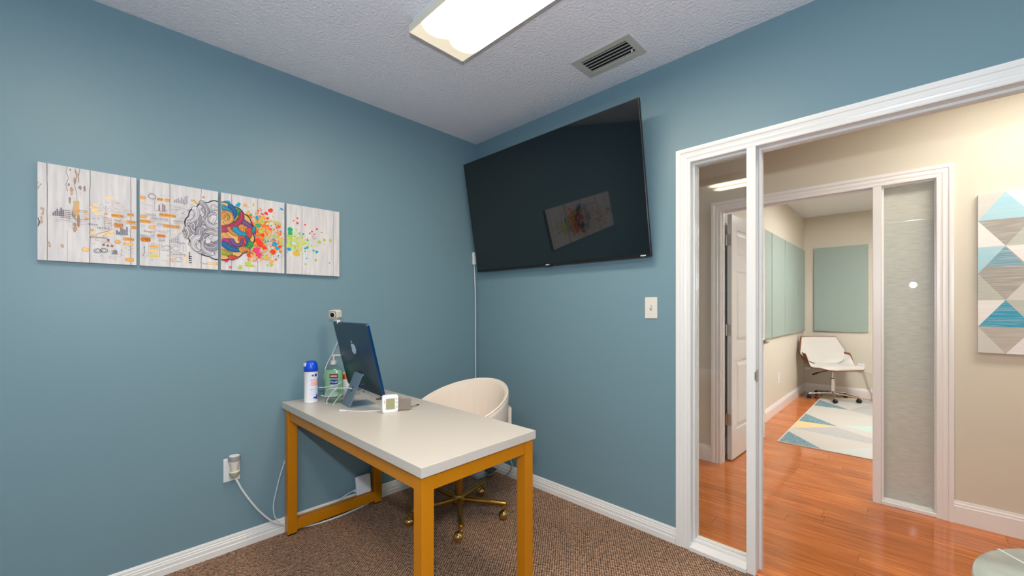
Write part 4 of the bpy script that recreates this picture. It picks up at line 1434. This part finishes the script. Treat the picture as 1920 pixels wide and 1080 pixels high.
# clear acrylic stand with a curved front, and loose white leads beside it
M_acr = glass_mat('acrylic', (.93, .95, .95, 1), 1.5, 2.0)
ac_ = thing('acrylic_tray', 'clear acrylic tray in front of the gel bottle', 'tray', (.25, -1.22, DZ))
AM = Matrix.Translation((.225, -1.235, DZ)) @ Matrix.Rotation(rad(42), 4, 'Z')
obj('tray_floor', MB(AM).box((-.06, -.035, 0), (.05, .035, .003)), M_acr, ac_)
obj('tray_side', MB(AM).box((-.06, -.035, .003), (-.057, .035, .07)), M_acr, ac_)
obj('tray_back', MB(AM).box((-.057, .032, .003), (.05, .035, .07)), M_acr, ac_)
obj('red_dot', MB(AM).sphere((.030, .02, .010), .007, 10, 8), mat('red_cap', S(230, 70, 60), .4), ac_, smooth=True)
ld = thing('charging_leads', 'loose white charging leads looping between can and computer', 'cord', (.22, -1.28, DZ))
obj('lead', MB().tube([(.175, -1.325, .83), (.22, -1.30, .835), (.27, -1.275, .848), (.31, -1.262, .864), (.330, -1.258, .876)], .0021, 8, 6), M_cordw, ld, smooth=True)
obj('lead', MB().tube([(.18, -1.315, .785), (.22, -1.295, .782), (.26, -1.275, .788), (.30, -1.268, .80)], .0021, 8, 6), M_cordw, ld, smooth=True)
obj('lead', MB().tube([(.272, -1.318, .750), (.265, -1.312, .775), (.29, -1.290, .82), (.31, -1.272, .84)], .0020, 8, 6), M_cordw, ld, smooth=True)
obj('lead', MB().tube([(.315, -1.302, .7485), (.318, -1.292, .768), (.335, -1.272, .80), (.345, -1.265, .81)], .0020, 8, 6), M_cordw, ld, smooth=True)
ue = thing('usb_lead', 'white lead with a plug lying at the front of the computer stand', 'cord', (.5, -1.29, DZ))
obj('usb_plug', MB(Matrix.Translation((.462, -1.318, DZ)) @ Matrix.Rotation(rad(30), 4, 'Z')).box((-.010, -.006, .001), (.022, .006, .009)), M_white, ue, bevel=.001)
obj('lead', MB().tube([(.480, -1.307, .7495), (.52, -1.275, .7478), (.56, -1.24, .7478), (.59, -1.19, .7478), (.60, -1.16, .7478)], .0024, 8, 6), M_cordw, ue, smooth=True)

# printed card behind the stand
cd = thing('business_card', 'white folded card with teal lettering under the computer', 'card', (.235, -1.07, DZ))
CM = Matrix.Translation((.215, -1.075, DZ + .0005)) @ Matrix.Rotation(rad(-6), 4, 'Z')
cv_ = CM @ Matrix.Rotation(rad(-14), 4, 'X')
obj('card', MB(cv_).box((-.075, 0, 0), (.075, .0012, .062)), M_white, cd)
cp = Print(cv_ @ Vector((0, 0, 0)), cv_.to_3x3() @ Vector((1, 0, 0)), cv_.to_3x3() @ Vector((0, 0, 1)), cv_.to_3x3() @ Vector((0, -1, 0)))
cp.text('FLOR', -.03, .046, .020, S(40, 120, 130)); cp.text('THER', -.03, .026, .020, S(40, 120, 130))
cp.build('card_print', cd)

# wrist blood-pressure monitor and its cuff
bm = thing('blood_pressure_monitor', 'white wrist monitor with an olive display and a taupe cuff', 'monitor', (.645, -1.16, DZ))
BPM = Matrix.Translation((.672, -1.157, DZ)) @ Matrix.Rotation(rad(-20), 4, 'Z')       # local +x is the face
BPR = BPM @ Matrix(((0, 0, 1, 0), (1, 0, 0, 0), (0, 1, 0, .045), (0, 0, 0, 1)))       # prism plane: y,z ; extrude along x
obj('case', MB(BPR).prism(rr2(.080, .090, .012), -.026, 0), M_white, bm, bevel=.003)
obj('lcd', MB(BPR).prism([(-.022, -.027), (.022, -.027), (.022, .027), (-.022, .027)], .0003, .0009), M_lcd, bm)
for zz in (.024, .006, -.018):
    obj('button', MB(BPR @ Matrix.Translation((.031, zz, 0))).lathe([(.003, 0), (.003, .0012), (1e-7, .0012)], n=10), M_grey, bm)
obj('red_mark', MB(BPR).prism([(-.031, .004), (-.0285, .004), (-.0285, .020), (-.031, .020)], .0002, .0006), mat('mark_red', S(230, 90, 80), .5), bm)
cf = MB(BPM)
G, Bk = [], []
for k in range(25):
    a = rad(-205 + 230 * k / 24)
    x, y = -.055 + .040 * math.cos(a), .030 + .062 * math.sin(a)
    x2, y2 = -.055 + .034 * math.cos(a), .030 + .056 * math.sin(a)
    G.append([(x, y, .004), (x, y, .066)]); Bk.append([(x2, y2, .004), (x2, y2, .066)])
cf.sheet(G, Bk)
obj('cuff', cf, M_cuff, bm, smooth=40)
obj('cuff_flap', MB(BPM).add(*[([( -.02, .045, .006), (-.004, .105, .006), (-.004, .105, .064), (-.02, .045, .064), (-.024, .045, .006), (-.008, .106, .006), (-.008, .106, .064), (-.024, .045, .064)]), [(0, 1, 2, 3), (7, 6, 5, 4), (0, 4, 5, 1), (1, 5, 6, 2), (2, 6, 7, 3), (3, 7, 4, 0)]]), M_cuff, bm, bevel=.003)
obj('strap_end', MB(BPM).box((-.06, -.045, .070), (-.01, .02, .074)).box((-.085, -.06, .058), (-.06, -.02, .062)), M_dgrey, bm, bevel=.0015)
pn = thing('pen', 'thin dark pen lying beyond the wrist monitor', 'pen', (.63, -1.0, DZ))
obj('barrel', MB().cyl((.645, -1.045, DZ + .0045), (.640, -.985, DZ + .0045), .0042, 10), M_grey, pn, smooth=40)
obj('tip', MB().cyl((.640, -.985, DZ + .0045), (.637, -.965, DZ + .0045), .0042, 10, .002), M_black, pn, smooth=40)

# ------------------------------------------------------------------ cream barrel chair at the desk
CX, CY = .573, -.636
ch = thing('office_chair', 'cream barrel-back swivel chair on a gold five-star base', 'chair', (CX, CY, 0))
CRM = Matrix.Translation((CX, CY, 0)) @ Matrix.Rotation(.142, 4, 'Z')
def rim(a):
    return .798 - .102 * (1 - math.cos(a))
N = 72
G = []
amax = rad(112)
sec = None
for k in range(N + 1):
    a = -amax + 2 * amax * k / N
    z = rim(a)
    rx, ry = .300, .324
    flute = .004 * abs(math.sin(k * math.pi / 4.0))
    row = []
    edge = 1.0
    for (s_, zz) in ((.80, .36), (.90, .42), (.97, .55), (1.0, z - .03), (.995, z - .010), (.97, z), (.93, z - .004), (.90, z - .02), (.86, z - .12), (.82, .56), (.80, .47), (.78, .44)):
        sc_ = s_ - (flute if s_ < .89 else 0) * 1.5
        row.append((rx * sc_ * math.sin(a), ry * sc_ * math.cos(a), zz))
    G.append(row)
sh = MB(CRM)
sh.grid(G, closed=True)
n_ = len(G[0])
sh.add(G[0], [tuple(range(n_))]); sh.add(G[-1], [tuple(range(n_ - 1, -1, -1))])
obj('backrest', sh, M_cream, ch, smooth=50)
pip = [CRM @ Vector((.300 * .975 * math.sin(a), .324 * .975 * math.cos(a), rim(a) - .001)) for a in [-amax + 2 * amax * k / 60 for k in range(61)]]
obj('piping', MB().tube([tuple(v) for v in pip], .006, 8), M_creams, ch, smooth=True)
se = MB(CRM)
prof = [(1e-7, .385), (.80, .385), (.93, .395), (.97, .42), (.97, .45), (.92, .478), (.75, .488), (1e-7, .490)]
v, f = [], []
nn_ = 40
for (s_, zz) in prof:
    for k in range(nn_):
        a = 2 * math.pi * k / nn_
        c, s2 = math.cos(a), math.sin(a)
        e = .75
        v.append((.232 * s_ * math.copysign(abs(c) ** e, c), -.02 + .235 * s_ * math.copysign(abs(s2) ** e, s2), zz))
for i in range(len(prof) - 1):
    for k in range(nn_):
        k2 = (k + 1) % nn_
        f.append((i * nn_ + k, i * nn_ + k2, (i + 1) * nn_ + k2, (i + 1) * nn_ + k))
se.add(v, f)
obj('seat', se, M_cream, ch, smooth=50)
obj('rear_strap', MB(CRM @ Matrix.Rotation(rad(-38), 4, 'Z')).box((-.02, .302, .42), (.05, .325, .655)), M_cream, ch, bevel=.004)
obj('seat_plate', MB(CRM).box((-.10, -.10, .362), (.10, .10, .386)), M_brass, ch, bevel=.004)
obj('column', MB().lathe([(.026, .13), (.026, .26), (.020, .262), (.020, .364)], (CX, CY, 0), 20), M_brass, ch, smooth=40)
obj('hub', MB().lathe([(.030, .065), (.040, .075), (.040, .120), (.034, .132), (.026, .134)], (CX, CY, 0), 20), M_brass, ch, smooth=40)
for k in range(5):
    a = rad(-36 + 72 * k)
    dx, dy = math.cos(a), math.sin(a)
    lg_ = obj('base_leg', MB().tube([(CX + .03 * dx, CY + .03 * dy, .102), (CX + .18 * dx, CY + .18 * dy, .096), (CX + .295 * dx, CY + .295 * dy, .088)], .019, 12, 4, r1=.0145), M_brass, ch, smooth=40)
    ex, ey = CX + .292 * dx, CY + .292 * dy
    obj('stem', MB().lathe([(.009, .050), (.012, .052), (.012, .062), (.009, .064), (.009, .085)], (ex, ey, 0), 12), M_brassp, lg_, smooth=40)
    a2 = rad(-128 + (0, 26, -30, 16, -22)[k])
    q = (ex + .016 * math.cos(a2), ey + .016 * math.sin(a2), .027)
    CMx = Matrix.Translation(q) @ Matrix.Rotation(a2 + rad(90), 4, 'Z') @ Matrix.Rotation(rad(90), 4, 'Y')
    hemi = [(max(1e-7, .0275 * math.cos(rad(t_))), .0275 * math.sin(rad(t_))) for t_ in range(0, 91, 15)]
    obj('caster_shell', MB(CMx @ Matrix.Translation((0, 0, .003))).lathe([(.026, -.002)] + hemi, n=20), M_brassp, lg_, smooth=40)
    obj('caster_wheel', MB(CMx).lathe([(1e-7, -.020), (.016, -.019), (.0265, -.010), (.0268, .001), (.020, .002), (1e-7, .002)], n=20), M_black, lg_, smooth=40)

# white pedal bin in the corner
bn = thing('pedal_bin', 'white pedal bin in the corner behind the chair', 'bin', (.150, -.125, 0))
BNM = Matrix.Translation((.142, -.118, 0))
bpol = rr2(.225, .178, .03)
obj('bin_body', MB(BNM).prism(bpol, .006, .30), M_white, bn, smooth=40)
obj('base_ring', MB(BNM).prism(rr2(.232, .186, .03), 0, .018), mat('bin_base', S(206, 208, 208), .5), bn)
obj('lid', MB(BNM).prism(rr2(.230, .184, .032), .30, .335), M_white, bn, bevel=.01)
obj('pedal', MB(BNM).box((.113, -.02, .040), (.165, .060, .050)), M_dgrey, bn, bevel=.002)
obj('pedal', MB(BNM).box((.116, -.02, .014), (.158, .050, .022)), M_grey, bn, bevel=.002)
gc = obj('grey_cord', MB().tube([(.395, -.024, .20), (.405, -.024, .155), (.436, -.026, .112), (.425, -.028, .069), (.375, -.030, .014), (.33, -.034, .006)], .0045, 8, 6), M_cordg, smooth=True)
tag(gc, 'grey cord curling against the baseboard right of the pedal bin', 'cord')

# ------------------------------------------------------------------ round table at the right edge
RT_ = (3.01, -.672); RZ_ = .62; RR_ = .328
rt = thing('side_table', 'round grey-green side table cut off at the lower right corner', 'table', (RT_[0], RT_[1], 0))
obj('table_top', MB().lathe([(RR_ - .008, -.022), (RR_ - .001, -.016), (RR_, -.010), (RR_ - .004, -.002), (RR_ - .012, 0), (1e-7, 0)], (RT_[0], RT_[1], RZ_), 72), M_frost, rt, smooth=40)
STRIP0, STRIP1 = (2.742, -.482), (2.783, -.536)
STRIP_ANG = math.atan2(STRIP1[1] - STRIP0[1], STRIP1[0] - STRIP0[0])
obj('pale_strip', MB(Matrix.Translation((STRIP0[0], STRIP0[1], RZ_)) @ Matrix.Rotation(STRIP_ANG, 4, 'Z')).box((.004, -.003, .0002), (.61, .003, .0008)), mat('pale_strip_finish', S(214, 218, 206), .3), rt)  # thin pale strip laid across the table top
obj('pedestal', MB().lathe([(.16, 0), (.16, .012), (.05, .03), (.028, .06), (.024, .35), (.030, .56), (.10, .597)], (RT_[0], RT_[1], 0), 28), M_steel, rt, smooth=40)

# ------------------------------------------------------------------ hall: geometric picture
hp = thing('geometric_picture', 'canvas of blue, grey and white triangles on the hall wall', 'picture', (3.15, YH, 1.023))
HX0, HX1, HZ0, HZ1 = 2.853, 3.47, 1.023, 1.935
obj('canvas', MB().box((HX0, YH - .028, HZ0), (HX1, YH, HZ1)), M_canvas_side, hp, bevel=.002)
hg = Print((HX0, YH - .028, HZ1), (1, 0, 0), (0, 0, -1), (0, -1, 0), clip=(0, HX1 - HX0, 0, HZ1 - HZ0), step=.0001)
rh = .1525; hw_ = .1028
WHT, PAL, LBL, BLU, GRY, TPE, SGE = S(232, 230, 230), S(206, 206, 200), S(166, 208, 222), S(64, 160, 192), S(164, 160, 154), S(184, 176, 168), S(186, 190, 180)
rowc = [(PAL, LBL, WHT), (WHT, GRY, SGE), (LBL, GRY, WHT), (SGE, GRY, PAL), (WHT, BLU, SGE), (PAL, TPE, WHT)]
upd = [1, 0, 1, 0, 1, 0]
for i in range(6):
    z0, z1 = rh * i, rh * (i + 1)
    for k in range(-1, 4):
        u = hw_ * 2 * k + 0
        tri_c = rowc[i][1] if k % 2 == 0 else (rowc[i][1] if i % 2 else rowc[(i + 2) % 6][1])
        inv_a, inv_b = rowc[i][0], rowc[i][2]
        if upd[i]:
            hg.poly([(u, z1), (u + hw_, z0), (u + 2 * hw_, z1)], tri_c)
            hg.poly([(u + hw_, z0), (u + 3 * hw_, z0), (u + 2 * hw_, z1)], inv_b if k % 2 == 0 else inv_a)
        else:
            hg.poly([(u, z0), (u + 2 * hw_, z0), (u + hw_, z1)], tri_c)
            hg.poly([(u + hw_, z1), (u + 2 * hw_, z0), (u + 3 * hw_, z1)], inv_b if k % 2 == 0 else inv_a)
hg.up()
hg.poly([(.028, rh * 2.75), (.10, rh * 2.03), (.17, rh * 2.75)], S(120, 164, 182))
hg.poly([(0, rh * 2), (.09, rh * 2.0), (.065, rh * 2.25), (0, rh * 2.3)], LBL)
hg.build('printed_picture', hp, M_brush)

# ------------------------------------------------------------------ far room: panels, rug, chair
ylim = [2.60, 3.262, 3.955, 4.655, 5.345]
names = ['sage felt wall panel next to the open door', 'second sage felt panel from the open door', 'third sage felt panel from the open door', 'sage felt panel nearest the far corner']
for k in range(4):
    y0_, y1_ = ylim[k] + .012, ylim[k + 1] - .012
    o = obj('acoustic_panel', MB().box((XL2 + .002, y0_, .935), (XL2 + .03, y1_, 2.15)), M_panel, bevel=.004)
    tag(o, names[k], 'wall panel', 'felt panels of the far room')
o = obj('acoustic_panel', MB().box((1.53, YBACK - .03, .935), (2.15, YBACK - .002, 2.178)), M_panel, bevel=.004)
tag(o, 'wide sage felt panel on the end wall above the chair', 'wall panel', 'felt panels of the far room')
o = obj('wall_box', MB().box((1.415, YBACK - .05, .345), (1.50, YBACK, .378)), M_white, bevel=.004)
tag(o, 'small white wall box low in the far corner', 'wall box')

rg = thing('area_rug', 'pale rug with teal, grey and yellow triangles in the far room', 'rug', (2.6, 3.8, 0))
obj('rug_pile', MB().box((1.66, 2.36, .0005), (3.5, 5.27, .007)), M_rugedge, rg)
rp = Print((0, 0, .007), (1, 0, 0), (0, 1, 0), (0, 0, 1), clip=(1.672, 3.488, 2.372, 5.258), step=.00008)
CR, TL_, GYR, YL, MN, DGR = S(196, 191, 183), S(108, 140, 150), S(176, 176, 174), S(218, 194, 140), S(184, 206, 196), S(150, 152, 154)
rp.rect(1.67, 2.37, 3.49, 5.26, CR)
rp.up()
for pts, c in (([(1.67, 2.37), (1.67, 2.80), (2.00, 2.37)], TL_), ([(2.02, 2.37), (2.32, 2.74), (3.49, 2.9), (3.49, 2.37)], S(196, 200, 196)), ([(1.67, 2.97), (2.01, 3.33), (2.35, 3.05), (2.36, 2.86)], GYR), ([(1.67, 2.97), (1.67, 3.34), (2.01, 3.35)], YL),
               ([(1.67, 3.34), (1.67, 3.78), (2.01, 3.37)], TL_), ([(2.05, 3.44), (2.36, 3.72), (2.36, 3.30)], MN), ([(1.67, 4.36), (1.67, 4.82), (2.03, 4.38)], TL_), ([(1.67, 5.0), (1.67, 5.258), (2.0, 5.258), (2.02, 5.2)], YL),
               ([(1.68, 4.93), (2.20, 5.25), (2.36, 5.0), (1.86, 4.88)], GYR), ([(2.02, 4.37), (2.22, 5.0), (2.5, 4.6), (2.26, 4.16)], GYR), ([(2.16, 5.258), (2.6, 5.258), (2.3, 5.05)], TL_),
               ([(2.36, 3.3), (3.1, 3.7), (3.1, 3.1)], GYR), ([(2.5, 4.2), (3.3, 4.7), (3.2, 3.9)], TL_), ([(2.6, 5.25), (3.48, 5.25), (3.48, 4.8)], YL)):
    rp.poly(pts, c)
rp.build('rug_pattern', rg, M_rugink)

FCX, FCY = 1.80, 4.965
fc = thing('leather_chair', 'white leather swivel chair with walnut shell on a chrome base', 'chair', (FCX, FCY, 0))
FM = Matrix.Translation((FCX, FCY, 0)) @ Matrix.Rotation(rad(-40), 4, 'Z')      # local +x is the front
def seat_pt(u, v, off):
    # v 0 front .. 1 back, u -1..1
    half = .290 + .045 * math.sin(v * math.pi * .9)
    if v < .22:
        half *= .62 + .38 * math.sqrt(max(0.0, 1 - (1 - v / .22) ** 2))
    x = .24 - .46 * v
    y = half * u
    z = .478 - .03 * max(0, .2 - v) / .2 * (1 if v < .2 else 0) - .012 * math.sin(v * math.pi)
    wing = max(0.0, min(1.0, (v - .48) / .22))
    wing = wing * wing * (3 - 2 * wing)
    z += (.125 * abs(u) ** 9 + .02 * abs(u) ** 2) * wing + .03 * max(0, v - .8) / .2
    return (x, y, z + off)
nu, nv = 40, 22
ev = lambda k, n: k / n
G1 = [[seat_pt(-1 + 2 * j / nu, i / nv, .018 * (1 - abs(-1 + 2 * j / nu) ** 6) + .004) for j in range(nu + 1)] for i in range(nv + 1)]
G2 = [[seat_pt(-1 + 2 * j / nu, i / nv, 0) for j in range(nu + 1)] for i in range(nv + 1)]
G3 = [[seat_pt((-1 + 2 * j / nu) * 1.025, i / nv * 1.02 - .012, -.012) for j in range(nu + 1)] for i in range(nv + 1)]
G2b = [[seat_pt((-1 + 2 * j / nu) * 1.025, i / nv * 1.02 - .012, -.0008) for j in range(nu + 1)] for i in range(nv + 1)]
obj('seat', MB(FM).sheet(G1, G2), M_leather, fc, smooth=50)
obj('seat_shell', MB(FM).sheet(G2b, G3), M_walnut, fc, smooth=50)
def back_pt(u, w, off, k=1.0):
    # w 0 bottom .. 1 top ; outline widest at 40 %
    half = (.25 + .11 * min(1, w / .38)) if w < .38 else (.36 - .095 * ((w - .38) / .62))
    if w < .12:
        half *= .72 + .28 * (w / .12)
    half *= k
    y = half * u
    if w < .001 or w > .999:
        pass
    z = .500 + .36 * w
    x = -.185 - .105 * w + .085 * abs(u) ** 2 * (1 - .3 * w) + off
    return (x, y, z)
B1 = [[back_pt(-1 + 2 * j / nu, i / nv, .020 * (1 - abs(-1 + 2 * j / nu) ** 6) + .004) for j in range(nu + 1)] for i in range(nv + 1)]
B2 = [[back_pt(-1 + 2 * j / nu, i / nv, 0) for j in range(nu + 1)] for i in range(nv + 1)]
B3 = [[back_pt(-1 + 2 * j / nu, -.03 + 1.05 * i / nv, -.001, 1.035) for j in range(nu + 1)] for i in range(nv + 1)]
B4 = [[back_pt(-1 + 2 * j / nu, -.03 + 1.05 * i / nv, -.015, 1.035) for j in range(nu + 1)] for i in range(nv + 1)]
obj('backrest', MB(FM).sheet(B1, B2), M_leather, fc, smooth=50)
obj('back_shell', MB(FM).sheet(B3, B4), M_walnut, fc, smooth=50)
obj('back_bracket', MB(FM).box((-.215, -.035, .44), (-.20, .035, .60)).box((-.215, -.035, .435), (.0, .035, .447)), M_black, fc, bevel=.003)
obj('tilt_housing', MB(FM).box((-.07, -.055, .405), (.07, .055, .440)), M_black, fc, bevel=.006)
obj('lever', MB(FM).tube([(0, -.05, .415), (-.02, -.16, .39), (-.03, -.24, .365)], .006, 8).tube([(-.025, -.20, .378), (-.035, -.27, .355)], .011, 10), M_black, fc, smooth=40)
obj('gas_column', MB().lathe([(.027, .10), (.027, .30), (.022, .305), (.015, .306), (.015, .41)], (FCX, FCY, 0), 20), M_chrome, fc, smooth=40)
obj('hub', MB().lathe([(.030, .075), (.036, .082), (.036, .118), (.030, .125)], (FCX, FCY, 0), 20), M_chrome, fc, smooth=40)
for k in range(5):
    a = rad(-78 + 72 * k)
    dx, dy = math.cos(a), math.sin(a)
    l = obj('base_leg', MB().tube([(FCX + .025 * dx, FCY + .025 * dy, .105), (FCX + .29 * dx, FCY + .29 * dy, .078)], .017, 12, 0, r1=.012), M_chrome, fc, smooth=40)
    ex, ey = FCX + .285 * dx, FCY + .285 * dy
    obj('stem', MB().cyl((ex, ey, .05), (ex, ey, .08), .007, 10), M_chrome, l, smooth=40)
    CMx = Matrix.Translation((ex, ey, .034)) @ Matrix.Rotation(a + rad(60), 4, 'Z') @ Matrix.Rotation(rad(90), 4, 'X')
    obj('caster', MB(CMx).lathe([(1e-7, -.024), (.020, -.024), (.026, -.018), (.026, -.004), (.018, -.003), (.018, .003), (.026, .004), (.026, .018), (.020, .024), (1e-7, .024)], n=18).sphere((0, .014, 0), .024, 12, 8), M_black, l, smooth=40)

fcd = thing('wall_cable', 'grey cord plugged in behind the white leather chair', 'cord', (2.1, YBACK - .03, .1))
obj('plug', MB().box((2.055, YBACK - .030, .388), (2.095, YBACK - .0068, .418)), M_white, fcd, bevel=.004)
obj('cord', MB().tube([(2.085, YBACK - .026, .402), (2.105, YBACK - .03, .385), (2.13, YBACK - .032, .30), (2.15, YBACK - .03, .2), (2.18, YBACK - .035, .10), (2.22, YBACK - .06, .03), (2.3, YBACK - .07, .014)], .005, 8, 6), M_cordg, fcd, smooth=True)
obj('thin_lead', MB().tube([(2.08, YBACK - .026, .412), (2.12, YBACK - .03, .40), (2.18, YBACK - .03, .37), (2.26, YBACK - .03, .36)], .003, 8, 5), M_cordw, fcd, smooth=True)
